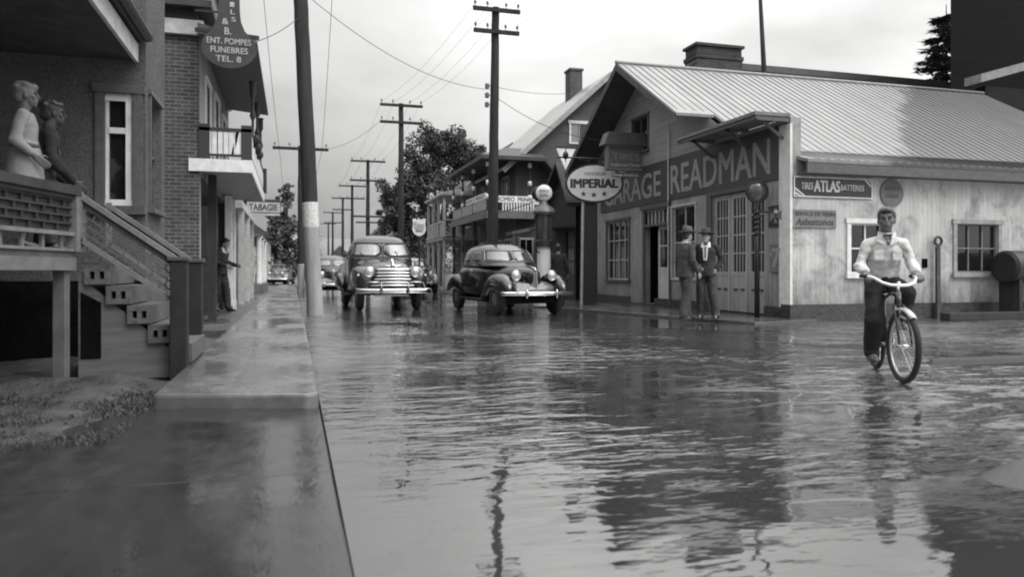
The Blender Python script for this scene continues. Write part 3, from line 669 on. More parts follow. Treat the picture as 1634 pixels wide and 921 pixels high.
for sg in (-1, 1): mb.bar((13, 29.46, az), (13 + sg * 4.78, 29.46, az - .9 * 4.78), .06, .2)
mb.build('bargeboard', mat('pale_trim', .3, .6, noise=.2), gh)
wn_ = MB(); a, b, c, d = aw
wn_.fbox(HF, a - .09, a, c, d, 0, .04).fbox(HF, b, b + .09, c, d, 0, .04).fbox(HF, a - .14, b + .14, d, d + .13, 0, .06).fbox(HF, a - .1, b + .1, c - .07, c, 0, .05)
o = wn_.build('window', white, gh); MB().fbox(HF, a, b, c, d, .004, .012).build('pane', glass, o); MB().fbox(HF, (a + b) / 2 - .03, (a + b) / 2 + .03, c, d, .014, .03).fbox(HF, a, (a + b) / 2 - .05, c, d, .012, .018).build('sash', mat('sash_grey', .25, .6), o)
MB().box(12.55, 13.15, 33.2, 33.9, 8.3, 10.55).box(12.5, 13.2, 33.15, 33.95, 10.55, 10.65).build('chimney', brick_mat('chimney_brick', .09, (R_(90), 0, 0)), gh)
# gallery house with banner on the street side of the gabled house
ba = thing('gallery_house', (8.5, 32, 0), 'two storey house front with dark hipped gallery and lettered banner on its balcony rail', 'house')
dgw = planks('gallery_wall_boards', .07, 'y', .16, 0); midw = mat('gallery_floor_paint', .12, .6, noise=.3, nscale=4)
MB().box(8.88, 9.0, 29.9, 36.3, 0, 5.6).box(9.0, 9.9, 29.9, 36.3, 0, 5.6).build('wall', dgw, ba)
MB().box(7.5, 9.9, 29.35, 36.2, 3.28, 3.44).box(7.46, 9.92, 29.30, 29.35, 3.2, 3.5).box(7.43, 7.48, 29.35, 36.2, 3.2, 3.5).build('balcony_floor', midw, ba)
mb = MB().add([(7.2, 29.0, 5.55), (9.9, 29.0, 5.55), (9.9, 36.5, 5.55), (7.2, 36.5, 5.55), (7.2, 29.0, 5.7), (9.9, 29.0, 5.7), (9.9, 36.5, 5.7), (7.2, 36.5, 5.7), (8.6, 30.4, 6.25), (9.9, 30.4, 6.25), (9.9, 35.4, 6.25), (8.6, 35.4, 6.25)], [(0, 3, 2, 1), (0, 1, 5, 4), (0, 4, 7, 3), (1, 2, 6, 5), (2, 3, 7, 6), (4, 5, 9, 8), (4, 8, 11, 7), (8, 9, 10, 11), (5, 6, 10, 9), (6, 7, 11, 10)])
mb.add([(9.9, 29.1, 5.7), (10.7, 29.1, 4.85), (10.7, 30, 4.85), (9.9, 30, 5.7), (9.9, 29.1, 5.55), (10.7, 29.1, 4.7), (10.7, 30, 4.7), (9.9, 30, 5.55)], [(0, 1, 2, 3), (4, 7, 6, 5), (0, 4, 5, 1), (1, 5, 6, 2)])
mb.build('roof', dark_roof, ba)
def turned(x, y, z0, z1, r=.06):
    h = z1 - z0
    p = [(r * .9, 0), (r * .9, .12 * h), (r * .5, .14 * h), (r * 1.2, .30 * h), (r * .5, .36 * h), (r * .5, .58 * h), (r * 1.3, .63 * h), (r * .6, .7 * h), (r * .6, .82 * h), (r * 1.3, .86 * h), (r * 1.3, .97 * h), (r * 1.6, h)]
    return MB().lathe((x, y, z0), [(.001, 0)] + p + [(.001, h)], 12)
for (x, y) in ((7.58, 29.45), (9.35, 29.45), (7.55, 31.8), (7.55, 34.0), (7.55, 36.05)):
    o = turned(x, y, 3.45, 5.55).build('post', dark_wood, ba, smooth=True)
    mb = MB()
    for zz in (3.98, 4.55, 5.3): mb.lathe((x, y, zz), [(.001, 0), (.082, .0), (.09, .1), (.082, .2), (.001, .2)], 12)
    mb.build('ring', white, o, smooth=True)
    if y > 29.5 or x < 9: turned(x, y, .05, 3.25, .07).build('post', dark_wood, ba, smooth=True)
BF = frame((7.55, 29.40, 0), (1, 0, 0), (0, -1, 0))
mb = MB()
for i in range(12): mb.fbox(BF, .62 + i * .118, .68 + i * .118, 3.5, 3.86, -.03, 0)
mb.build('baluster', white, ba)
mb = MB().fbox(BF, .08, 2.4, 3.47, 3.52, -.04, .01).build('rail', midw, ba)
bn = MB().fbox(BF, .04, 2.0, 3.86, 4.12, -.02, .01).fbox(BF, 2.0, 2.45, 3.8, 3.99, -.02, .005).build('banner', mat('banner_white', .8, .6), ba)
mb = MB(); lettering(mb, 'ROMEO  PRINCE', BF, .42, 1.95, 3.90, 4.08, .011, .03); lettering(mb, 'EPICERIE', BF, 2.05, 2.4, 3.85, 3.94, .006, .01); mb.build('lettering', mat('dull_letters', .10, .6), bn)
SF = frame((7.50, 36.1, 0), (0, -1, 0), (-1, 0, 0))
for (a, b) in ((.1, 2.0), (2.15, 4.2), (4.35, 6.6)):
    o = MB().fbox(SF, a, b, 3.55, 3.98, -.03, 0).build('rail_panel', mat('rail_panel_grey', .25, .6, noise=.3, nscale=3, stretch=(1, .4, 3)), ba)
bn = MB().fbox(SF, 3.0, 6.6, 4.0, 4.25, -.03, .01).build('banner', white, ba); mb = MB(); lettering(mb, 'ROMEO PRINCE', SF, 3.2, 6.4, 4.04, 4.21, .012, .02); mb.build('lettering', MAT['dull_letters'], bn)
VF = frame((7.6, 29.9, 0), (1, 0, 0), (0, -1, 0))
for (a, b, z0, z1) in ((1.42, 2.0, .5, 2.4),):
    window(ba, VF, a, b, z0, z1, 2, 3, dullw, glass, dullw, rec=-.06, bw=.05)
EF = frame((8.88, 36.3, 0), (0, -1, 0), (-1, 0, 0))
for (a, b, z0, z1) in ((.4, 1.2, .6, 2.4), (1.8, 2.6, .1, 2.5), (3.2, 4.4, .6, 2.4), (4.9, 5.9, .6, 2.4), (.6, 1.5, 3.9, 5.1), (2.6, 3.4, 3.5, 5.2), (4.6, 5.4, 3.9, 5.1)):
    window(ba, EF, a, b, z0, z1, 2, 2, dullw, glass, dullw, rec=-.06, bw=.05)
mb = MB()
for i in range(6): mb.bar((8.9 + .001, 30.2, 2.9), (8.9, 30.2, 2.9001), .01)
# lean-to awning and shed roof in front
MB().add([(8.3, 28.3, 2.62), (10.4, 28.3, 3.05), (10.4, 29.3, 3.05), (8.3, 29.3, 2.62), (8.3, 28.3, 2.5), (10.4, 28.3, 2.93), (10.4, 29.3, 2.93), (8.3, 29.3, 2.5)], [(0, 1, 2, 3), (4, 7, 6, 5), (0, 4, 5, 1), (1, 5, 6, 2), (2, 6, 7, 3), (3, 7, 4, 0)]).box(8.32, 8.40, 28.35, 28.43, 0, 2.55).box(8.52, 8.58, 28.35, 28.41, 0, 2.6).build('lean_to', mat('lean_to_boards', .09, .6, noise=.3), ba)
# striped low railing along the gallery front
mb = MB(); fr_ = thing('picket_fence', (7.3, 33, 0), 'low white picket railing in front of the gallery house beyond the dark sedan', 'fence')
for i in range(16): mb.box(7.12, 7.15, 29.6 + i * .42, 29.78 + i * .42, .12, .92)
mb.build('picket', white, fr_); MB().box(7.15, 7.19, 29.5, 36.1, .3, .36).box(7.15, 7.19, 29.5, 36.1, .72, .78).build('rail', dullw, fr_)
# dark shed between garage and gallery house
sh = thing('dark_shed', (10.5, 25.5, 0), 'narrow black gabled shed squeezed against the far end of the garage', 'shed')
KF = frame((9.3, 27.4, 0), (0, -1, 0), (-1, 0, 0)); shm = planks('shed_boards', .028, 'y', .18, 0)
mb = wall(MB(), KF, 0, 3.3, 0, 3.3, [(2.35, 3.1, .3, 2.45)]); mb.add([KF[0] + KF[1] * a + KF[2] * b for (a, b) in ((0, 3.3), (3.3, 3.3), (2.2, 4.75))], [(0, 1, 2)]); mb.fbox(KF, -.001, .1, 0, 3.3, -4, -.01).fbox(KF, 3.2, 3.3, 0, 3.3, -4, -.16); mb.build('wall', shm, sh)
mb = MB()
for (a, b, c, d) in ((-.25, 3.18, 2.2, 4.95), (2.2, 4.95, 3.35, 3.4)):
    P = [KF[0] + KF[1] * s + KF[2] * t + KF[3] * n for n in (.35, -4) for (s, t) in ((a, b), (c, d), (c, d - .14), (a, b - .14))]
    mb.add(P, [(0, 1, 2, 3), (4, 7, 6, 5), (0, 4, 5, 1), (3, 2, 6, 7), (0, 3, 7, 4), (1, 5, 6, 2)])
mb.build('roof', mat('shed_roof', .03, .6, noise=.3), sh)
o = MB().fbox(KF, 2.35, 3.1, .3, 2.45, -.1, -.06).build('door', mat('shed_door', .05, .6, noise=.4, nscale=6), sh)
mb = MB()
for i in range(2):
    for j in range(3): mb.fbox(KF, 2.44 + i * .32, 2.70 + i * .32, .95 + j * .48, 1.36 + j * .48, -.058, -.052)
mb.build('pane', mat('dim_glass', .07, .1), o)
MB().fbox(KF, 1.2, 3.28, 2.55, 2.62, 0, 1.0).build('hood', mat('hood_boards', .06, .6), sh)
mb = MB(); c = KF[0] + KF[1] * 3.05 + KF[3] * 1.02 + Vector((0, 0, 2.38))
mb.tube([c + Vector((0, .16 * math.cos(t) * (1 - t / 8), .16 * math.sin(t) * (1 - t / 8))) for t in [x * .35 for x in range(-2, 12)]], .03, 8)
mb.tube([c + Vector((0, -.06 + .10 * math.cos(t), -.24 + .10 * math.sin(t))) for t in [x * .4 for x in range(-4, 6)]], .028, 8)
mb.build('scroll_bracket', white, sh, smooth=True)
# white triangle board on the shed gable
o = MB(); TF = frame((8.9, 24.3, 0), (1, 0, 0), (0, -1, 0)); s_ = lambda px: at_y(px, 300, 24.3).x - 8.9
TP = [(s_(887), at_y(887, 236, 24.3).z), (s_(929), at_y(929, 238, 24.3).z), (s_(905), at_y(905, 278, 24.3).z)]
o.prism(TP, TF, -.03, .03); b = o.build('triangle_sign', white, loc=(9.2, 24.3, 4.3)); tag(b, 'white triangular board pointing down above the oval sign', 'sign')
MB().fbox(TF, s_(886), s_(930), TP[0][1], TP[0][1] + .06, -.03, .04).build('top_rail', iron, b)
# far two storey gallery house
fh = thing('porch_house', (8.6, 39.5, 0), 'farther two storey porch house with slim pale columns and sunburst railing', 'house')
MB().box(8.9, 13, 37.8, 42.5, 0, 5.6).build('wall', hm, fh)
MB().add([(7.2, 37.4, 5.05), (9, 37.4, 5.45), (9, 42.5, 5.45), (7.2, 42.5, 5.05), (7.2, 37.4, 4.93), (9, 37.4, 4.93), (9, 42.5, 4.93), (7.2, 42.5, 4.93)], [(0, 1, 2, 3), (4, 7, 6, 5), (0, 4, 5, 1), (2, 6, 7, 3), (3, 7, 4, 0), (1, 5, 6, 2)]).build('porch_roof', rf2, fh)
MB().box(7.3, 9, 37.5, 42.4, 2.65, 2.8).build('balcony_floor', mat('porch_floor', .2, .6), fh)
MB().add([(8.7, 37.6, 5.6), (13.3, 37.6, 5.6), (13.3, 42.7, 5.6), (8.7, 42.7, 5.6), (11, 37.6, 7.8), (11, 42.7, 7.8)], [(0, 3, 2, 1), (0, 1, 4), (1, 2, 5, 4), (2, 3, 5), (3, 0, 4, 5)]).build('roof', dark_roof, fh)
for y in (37.6, 39.1, 40.7, 42.2): MB().box(7.34, 7.46, y, y + .12, .05, 4.95).build('column', dullw, fh)
MB().box(8.3, 8.42, 37.6, 37.72, .05, 4.95).build('column', dullw, fh)
mb = MB()
for i in range(9):
    a = R_(8 + i * 20); mb.bar((7.9, 37.6, 2.95), (7.9 + .6 * math.cos(a) * .8, 37.6, 2.95 + .72 * math.sin(a)), .035, .05)
mb.box(7.35, 8.4, 37.58, 37.63, 2.88, 2.95).box(7.35, 8.4, 37.58, 37.63, 3.66, 3.72); mb.build('railing', dullw, fh)
mb = MB()
for i in range(18): mb.box(7.38, 7.42, 37.8 + i * .26, 37.86 + i * .26, 2.85, 3.6)
mb.box(7.37, 7.43, 37.6, 42.3, 3.6, 3.66); mb.build('railing', dullw, fh)
FF = frame((8.9, 42.5, 0), (0, -1, 0), (-1, 0, 0)); PF = frame((8.9, 37.8, 0), (1, 0, 0), (0, -1, 0))
for (a, b, c, d) in ((.6, 1.4, .8, 2.3), (2.2, 3.0, .8, 2.3), (3.6, 4.4, 3.4, 4.6)): window(fh, FF, a, b, c, d, 2, 2, dullw, glass, dullw, rec=-.06)
# buildings right behind the garage
bb = thing('flat_roof_building', (24, 31, 0), 'long dark flat roofed building rising behind the garage roof', 'building')
MB().box(18.6, 34, 28.6, 36, 0, 9.5).build('wall', planks('rear_boards', .03, 'x', .2, 0, spec=.15), bb)
MB().box(18.0, 34.4, 27.9, 36.5, 9.62, 9.9).build('roof', mat('rear_roof', .10, .6, noise=.2), bb); MB().box(18.2, 34.3, 28.1, 36.4, 9.5, 9.62).build('cornice', dark_wood, bb)
tb = thing('tall_dark_building', (30, 30, 0), 'tall near black building filling the upper right corner', 'building')
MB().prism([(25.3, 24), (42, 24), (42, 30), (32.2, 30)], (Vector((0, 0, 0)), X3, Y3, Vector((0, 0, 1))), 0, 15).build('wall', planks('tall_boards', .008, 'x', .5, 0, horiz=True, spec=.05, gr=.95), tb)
MB().box(26, 42.3, 23.8, 28.6, 15, 15.3).build('cornice', dark_wood, tb)
sb = thing('side_shed', (26, 22, 0), 'dark lean-to with pale eave edge at the right edge behind the garage roof', 'shed')
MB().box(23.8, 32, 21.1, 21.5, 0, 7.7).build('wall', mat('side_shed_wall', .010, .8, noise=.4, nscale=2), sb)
MB().add([(23.4, 20.9, 7.75), (32, 20.9, 10.2), (32, 21.6, 10.2), (23.4, 21.6, 7.75), (23.4, 20.9, 8.05), (32, 20.9, 10.5), (32, 21.6, 10.5), (23.4, 21.6, 8.05)], [(0, 3, 2, 1), (4, 5, 6, 7), (0, 1, 5, 4), (1, 2, 6, 5), (2, 3, 7, 6), (3, 0, 4, 7)]).build('roof', mat('pale_eave', .22, .6, noise=.25), sb)

# ------------------------------------------------------------------ HOUSE on the left with raised porch
lh = thing('stucco_house', (-3, 10.5, 0), 'rough stucco house with tall sash window and raised porch roof at the left edge', 'house')
LF = frame((-7, 10, 0), (1, 0, 0), (0, -1, 0)); LX = lambda px: at_y(px, 300, 10).x + 7
ww = (LX(167), LX(213), 1.80, 3.16)
mb = wall(MB(), LF, 0, 5.29, .9, 7, [ww], .2); mb.build('front_wall', stucco, lh)
BF2 = frame((-1.71, 11.4, 0), (0, -1, 0), (1, 0, 0))
NF = frame((-1.71, 10, 0), (0, 1, 0), (1, 0, 0))
nw = (.22, .95, 1.80, 3.2)
mb = wall(MB(), NF, 0, 1.4, .12, 7, [nw], .15); mb.build('street_wall', stucco, lh); MB().fbox(LF, 0, 5.2, 0, .9, -1, .5).build('base_wall', mat('base_wall_shade', .008, .9, noise=.4, spec=0), lh)  # base wall near black: shade under the porch put into its colour
window(lh, LF, *ww, 1, 1, white, glass, brown, bw=.10, label='tall sash window with white sash and dark casing beside the porch')
o = window(lh, NF, *nw, 1, 2, brown, glass, brown, bw=.06)
MB().fbox(LF, ww[0] + .035, ww[1] - .035, 2.68, 2.75, -.078, -.03).fbox(LF, ww[1] - .09, ww[1] - .03, ww[2], ww[3], -.045, -.02).fbox(LF, ww[0], ww[1], ww[3] - .09, ww[3] - .03, -.045, -.021).fbox(LF, ww[0], ww[1], ww[2], ww[2] + .08, -.045, -.021).build('meeting_rail', white, lh)
MB().box(-7, -1.83, 1.5, 10, 3.56, 3.62).build('porch_ceiling', mat('porch_ceiling', .06, .7, noise=.3, nscale=4), lh)
MB().box(-1.83, -1.79, 1.5, 9.99, 3.54, 3.76).build('fascia', dullw, lh)
MB().add([(-1.72, 1.4, 3.77), (-1.72, 9.98, 3.77), (-7, 9.98, 6.2), (-7, 1.4, 6.2), (-1.72, 1.4, 3.92), (-1.72, 9.98, 3.92), (-7, 9.98, 6.35), (-7, 1.4, 6.35)], [(0, 1, 2, 3), (4, 7, 6, 5), (0, 4, 5, 1), (1, 5, 6, 2), (2, 6, 7, 3), (3, 7, 4, 0)]).build('porch_roof', dark_roof, lh)
MB().tube([(-1.68, 1.4, 3.84), (-1.68, 9.95, 3.84)], .06, 8).build('gutter', iron, lh)
porch_w = mat('porch_trim_paint', .15, .6, noise=.3, nscale=5, bump=.004)
# raised porch: angled front edge P0->P1
P1 = Vector((-1.905, 7.70, 0)); P0 = Vector((-2.17, 6.68, 0)); dp = (P1 - P0).normalized(); np_ = Vector((dp.y, -dp.x, 0))
A0 = P1 - dp * 6.2
PFm = (A0, dp, Vector((0, 0, 1)), np_); LP = 6.2
po = thing('porch', (-2.6, 7.4, 0), 'raised wooden porch with lattice railing over a dark crawl space', 'porch')
MB().fbox(PFm, 0, LP, 1.14, 1.19, -3.6, 0).build('deck', grey_wood, po)
MB().fbox(PFm, 0, LP, 1.02, 1.137, -.06, .012).build('deck_beam', mat('beam_paint', .13, .6, noise=.3, nscale=5), po)
MB().fbox(PFm, 0, LP, 1.19, 1.215, -.08, .03).build('deck_edge', porch_w, po)
mb = MB().fbox(PFm, 0, LP, 1.70, 1.78, -.06, .06).fbox(PFm, 0, LP, 1.66, 1.70, -.03, .03); mb.build('handrail', dark_wood, po)
MB().fbox(PFm, 0, LP - .04, 1.33, 1.365, -.03, .035).build('rail', porch_w, po)
rl = MB(); hh_ = (1.37, 1.44, 1.51, 1.58, 1.65)
for k, z in enumerate(hh_):
    if k: rl.fbox(PFm, 0, LP - .06, z - .008, z + .008, -.012, .012)
    if k < 4:
        s = LP - .1 - (.10 if k % 2 else .2)
        while s > 0: rl.fbox(PFm, s, s + .016, z + .008, hh_[k + 1] - .008, -.01, .01); s -= .2
rl.fbox(PFm, 0, LP - .06, 1.364, 1.66, -.02, -.018)
rl.build('lattice', mat('lattice_paint', .04, .7, noise=.3), po)
MB().fbox(PFm, LP - .07, LP + .0, 1.19, 1.72, -.05, .05).build('rail_post', porch_w, po); MB().fbox(PFm, LP + .03, LP + .09, 1.19, 1.72, -.05, .05).build('rail_post', porch_w, po)
mb = MB()
for s in (LP - .05, LP - 2.4, LP - 4.8): mb.fbox(PFm, s - .09, s, 0, 1.02, -.12, -.02)
mb.build('support_post', mat('post_grey', .12, .6, noise=.3), po)
mb = MB()
s = LP - .2
while s > 1: mb.fbox(PFm, s - .02, s + .02, 1.215, 1.33, -.03, -.005); s -= .28
mb.build('baluster', MAT['beam_paint'], po)
MB().fbox(PFm, 0, LP, 0, 1.02, -3.6, -3.5).fbox(PFm, LP - .1, LP, 0, 1.0, -3.5, -1.25).build('crawl_shade', dark_in, po)  # black sheets standing in for the shade under the deck
# stairs descending to the sidewalk
st = thing('porch_stairs', (-1.4, 8.2, 0), 'stairs of hollow concrete blocks with brick pattern railings going down to the sidewalk', 'stairs')
y0, y1 = 7.74, 8.85; nst = 5; run, rise = .178, .185
bt = mat('block_concrete', .095, .8, noise=.35, nscale=12, bump=.01, bscale=60)
for i in range(nst):
    xa = -1.90 + .06 + run * i + .0; zt = 1.06 - rise * i
    xb = xa + run + .03; mb = MB(); F = frame((xa, y0, 0), (1, 0, 0), (0, -1, 0)); ww_ = xb - xa; z0 = zt - .17
    h1, h2 = (.045, .085, z0 + .05, z0 + .12), (.125, .165, z0 + .05, z0 + .12)
    wall(mb, F, 0, ww_, z0, zt, [h1, h2], .12); mb.fbox(F, 0, ww_, zt - .03, zt + .001, -(y1 - y0), -.002).fbox(F, ww_ - .03, ww_, z0, zt - .03, -(y1 - y0), -.002)
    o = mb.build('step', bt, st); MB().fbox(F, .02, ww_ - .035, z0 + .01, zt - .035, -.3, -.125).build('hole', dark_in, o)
F = frame((-1.9, y0 + .03, 0), (1, 0, 0), (0, -1, 0))
MB().prism([(0, 0.0), (0, 1.0), (.05, 1.0), (.12, .86), (.95, .12), (.95, .0)], F, -1.0, -.02).build('stair_side', mat('stair_side_boards', .11, .7, noise=.3, nscale=4, stretch=(.4, 1, 4)), st)
MB().prism([(.02, .2), (.02, .82), (.19, .72), (.19, .2)], F, -.015, -.010).build('recess_shade', dark_in, st)  # thin black sheet on the stair side, painted shade of an opening
def srail(y, name):
    ra = Vector((-1.86, y, 0)); rb = Vector((-1.06, y, 0)); U = lambda p, z: Vector((p.x, p.y, z))
    top0, top1, bo0, bo1 = 1.70, 1.13, 1.30, .72
    rr = MB().bar(U(ra, top0), U(rb, top1), .07, .045).build('handrail', porch_w, st); rr = MB().bar(U(ra, top0 - .06), U(rb, top1 - .06), .03, .05).build('handrail', dark_wood, st)
    MB().bar(U(ra, bo0), U(rb, bo1), .05, .04).build('bottom_rail', porch_w, st)
    mb = MB(); nrow = 4
    zt = lambda t, k: (bo0 + (bo1 - bo0) * t) + ((top0 - .08 - bo0) * (k / nrow))
    for k in range(1, nrow): mb.bar((ra.x + .8 * 0, y, zt(0, k)), (rb.x, y, zt(1, k)), .014, .014)
    for k in range(nrow):
        for i in range(7):
            t = (i + .5 * (k % 2) + .3) / 6.6
            if t < .97: mb.bar((ra.x + .8 * t, y, zt(t, k) + .01), (ra.x + .8 * t + .02, y, zt(t + .025, k + 1) - .01), .014, .014, up=(0, 1, 0))
    mb.build('lattice', mat('rail_lattice_paint', .09, .6), st)
    MB().bar((ra.x - .01, y, 1.28), (ra.x - .01, y, 1.74), .05, .05, up=(0, 1, 0)).build('rail_post', porch_w, st)
    MB().bar((rb.x + .03, y, .78), (rb.x + .03, y, 1.1), .03, .03, up=(0, 1, 0)).build('rail_post', porch_w, st)
srail(y0 - .02, 'near'); srail(y1, 'far')
for y in (y0 - .06, y1 + .02):
    MB().box(-1.10, -.95, y - .07, y + .08, 0, 1.11).build('newel_post', mat('newel_paint', .018, .6, spec=.3, noise=.3, nscale=6), st, bevel=.008).data; MB().box(-1.12, -.93, y - .09, y + .10, 1.11, 1.15).build('newel_cap', mat('newel_cap_paint', .06, .45), st, bevel=.006)
MB().box(-1.25, -.98, 8.0, 8.75, 0, .22).build('bottom_step', bt, st)
# ------------------------------------------------------------------ BRICK building with balcony
bk = thing('brick_building', (-3, 17, 0), 'dark brick two storey shop building with white edged balcony over the sidewalk', 'building')
KB = frame((-6, 14.2, 0), (1, 0, 0), (0, -1, 0))
mb = wall(MB(), KB, 0, 4.43, 0, 5.15); mb.build('side_wall', brick_front, bk)
SB = frame((-1.57, 14.2, 0), (0, 1, 0), (1, 0, 0))
mb = wall(MB(), SB, 0, 6.3, 2.75, 5.15, [(.9, 1.7, 3.05, 4.6), (2.6, 3.5, 3.05, 4.7), (4.4, 5.2, 3.05, 4.6)]); mb.fbox(SB, .012, .25, 0, 2.74, -.3, -.002).fbox(SB, .001, 6.3, 2.7, 2.76, -.75, -.001); mb.build('street_wall', brick_street, bk)
for h in ((.9, 1.7, 3.05, 4.6), (2.6, 3.5, 3.05, 4.7), (4.4, 5.2, 3.05, 4.6)): window(bk, SB, *h, 1, 2, white, glass, white)
MB().box(-6, -1.5, 14.1, 20.6, 5.15, 5.4).build('cornice', dullw, bk); MB().box(-6, -1.35, 13.95, 20.7, 5.6, 5.72).build('roof_edge', dark_roof, bk); MB().box(-6, -1.6, 14.15, 20.6, 5.4, 5.6).build('frieze', dark_wood, bk)
MB().box(-4.0, -1.5, 14.6, 20.5, 5.72, 6.6).build('upper_storey', dullw, bk); MB().box(-4.2, -1.2, 14.3, 20.7, 6.6, 6.75).build('upper_eave', dark_roof, bk)
BY0, BY1, BX = 14.15, 20.1, -.72
MB().box(-1.56, BX, BY0 + .05, BY1 - .05, 2.82, 2.98).build('balcony_floor', mat('balcony_underside', .28, .6, noise=.2, nscale=5), bk)
MB().box(-1.74, BX + .03, BY0, BY0 + .05, 2.78, 3.0).box(BX, BX + .03, BY0 + .05, BY1, 2.78, 3.0).build('balcony_fascia', white, bk)
dkr = mat('balcony_rail_paint', .03, .5)
mb = MB().box(-1.6, BX + .03, BY0 + .02, BY0 + .08, 3.50, 3.56).box(BX - .03, BX + .02, BY0 + .08, BY1, 3.50, 3.56).box(-1.6, BX, BY0 + .03, BY0 + .07, 3.06, 3.10).box(BX - .02, BX + .01, BY0 + .08, BY1, 3.06, 3.10); mb.build('balcony_rail', dkr, bk)
mb = MB(); wl = MB(); wd = random.Random(5)
for i in range(8): x = -1.55 + i * .095; wl.box(x, x + .075, BY0 + .035, BY0 + .065, 3.10, 3.50)
for i in range(30): y = BY0 + .3 + i * .19; wl.box(BX - .02, BX + .01, y, y + .10, 3.10, 3.50)
wl.bar((-1.02, BY0 + .05, 3.1), (-.94, BY0 + .05, 3.5), .05, .03, up=(0, 1, 0)); wl.build('baluster', white, bk)
for (x, y) in ((-1.58, BY0 + .02), (BX - .16, BY0 + .02), (BX - .09, BY1 - .2)): MB().box(x, x + .18, y, y + .12, 3.0, 3.62).build('balcony_post', dkr, bk)
for y in (16.2, 18.2, 20.0): turned(BX - .06, y, 3.0, 4.9, .05).build('balcony_column', dark_wood, bk, smooth=True)
mb = MB()
for k, y in enumerate((14.9, 15.7, 16.4)): mb.ell((BX + .06, y, 3.5 - k * .03), (.08, .1, .09), 12, 8); mb.ell((BX + .05, y + .1, 3.4), (.06, .07, .05), 10, 6)
mb.build('flower_box', mat('flower_box_leaves', .035, .7, noise=.5, nscale=20, bump=.03), bk)
# gallery roof
MB().add([(-1.57, 13.9, 5.12), (-.60, 13.9, 5.02), (-.60, 20.2, 5.02), (-1.57, 20.2, 5.12), (-1.57, 13.9, 5.3), (-.60, 13.9, 5.10), (-.60, 20.2, 5.10), (-1.57, 20.2, 5.3)], [(0, 3, 2, 1), (4, 5, 6, 7), (0, 1, 5, 4), (1, 2, 6, 5), (2, 3, 7, 6), (3, 0, 4, 7)]).build('gallery_roof', mat('gallery_soffit', .10, .7, noise=.15, nscale=4), bk)
# ground floor shop front, set back
MF = frame((-2.3, 14.3, 0), (0, 1, 0), (1, 0, 0))
holes = [(.8, 2.2, .75, 2.4), (2.6, 3.4, .12, 2.4), (3.8, 5.6, .75, 2.4)]
mb = wall(MB(), MF, 0, 6.2, .1, 2.76, holes); mb.build('shop_wall', mat('shop_front_paint', .16, .6, noise=.25, nscale=4), bk)
for h in holes: window(bk, MF, *h, 2, 2, dullw, glass, dullw, rec=.05)
for y in (18.7, 19.55): MB().box(-1.52, -1.36, y, y + .16, .1, 2.80).build('column', white, bk, bevel=.01); MB().box(-1.55, -1.33, y - .03, y + .19, .1, .32).build('column_base', white, bk)
MB().box(-1.5, -1.36, 14.9, 15.05, .1, 2.8).build('column', dark_wood, bk)
MB().box(-1.52, -1.47, 15.1, 18.6, .1, .16).box(-1.75, -1.5, 19.7, 20.3, .1, 2.76).build('sill_board', dark_wood, bk)
o = MB()
# funeral parlour sign, bottle shaped board
FS = frame((-1.03, 13.55, 0), (1, 0, 0), (0, -1, 0)); zc = 4.82
poly = [(-.16, 6.2), (-.17, 5.45)]
poly = [(-.17, 6.3)] + [(-.17, 5.42), (-.20, 5.25), (-.27, 5.1)] + [(-.44 * math.cos(R_(a)), zc - .02 - .34 * math.sin(R_(a))) for a in range(-28, 209, 8)] + [(.25, 5.1), (.19, 5.25), (.17, 5.42), (.155, 6.3)]
sg = MB().prism(poly, FS, -.03, .03).build('hanging_sign', mat('funeral_sign_paint', .035, .45, noise=.25, nscale=5), loc=(-1.03, 13.55, 4.5)); tag(sg, 'dark bottle shaped hanging sign with pale funeral lettering beside the brick wall', 'sign')
mb = MB(); dd = .032
lettering(mb, 'ENT. POMPES', FS, -.35, .35, 4.86, 4.96, dd, .02); lettering(mb, 'FUNEBRES', FS, -.29, .30, 4.71, 4.81, dd, .02); lettering(mb, 'TEL. 8', FS, -.21, .19, 4.56, 4.66, dd, .02)
lettering(mb, 'B.', FS, -.07, .03, 5.02, 5.14, dd, .02); lettering(mb, '&', FS, -.11, -.01, 5.19, 5.29, dd, .02)
for k, ch in enumerate('FILS'): lettering(mb, ch, FS, .0 + .012 * k, .07 + .012 * k, 5.62 - k * .125, 5.70 - k * .125, dd, .02)
mb.build('lettering', mat('funeral_letters', .38, .6, noise=.2), sg)
MB().bar((-1.57, 13.57, 5.08), (-.55, 13.57, 5.02), .05, .06).bar((-1.57, 13.57, 5.4), (-1.1, 13.57, 5.4), .03, .03).build('hanger', iron, sg)
# ------------------------------------------------------------------ next buildings on the left
l3 = thing('corner_shop', (-3, 25, 0), 'small shop with striped awning bands and little white gable beyond the brick building', 'shop')
MB().box(-6, -1.95, 21.5, 28, 0, 4.2).build('wall', mat('corner_shop_wall', .09, .7, noise=.3, nscale=3), l3)
MB().add([(-6, 21.2, 4.2), (-1.7, 21.2, 4.2), (-1.7, 28.2, 4.2), (-6, 28.2, 4.2), (-3.8, 21.2, 5.4), (-3.8, 28.2, 5.4)], [(0, 3, 2, 1), (0, 1, 4), (1, 2, 5, 4), (2, 3, 5), (3, 0, 4, 5)]).build('roof', dark_roof, l3)
mb = MB()
for k in range(3): mb.bar((-1.9, 21.6, 1.2 + k * .62), (-1.9, 23.0, 1.28 + k * .62), .05, .18)
mb.build('awning_band', white, l3)
MB().box(-1.92, -1.60, 23.2, 23.5, .1, 2.6).box(-1.9, -1.3, 21.5, 28, 2.75, 2.95).build('porch_beam', dullw, l3)
for y in (22.2, 25, 27.6): MB().box(-1.45, -1.3, y, y + .14, .1, 2.75).build('column', dullw, l3)
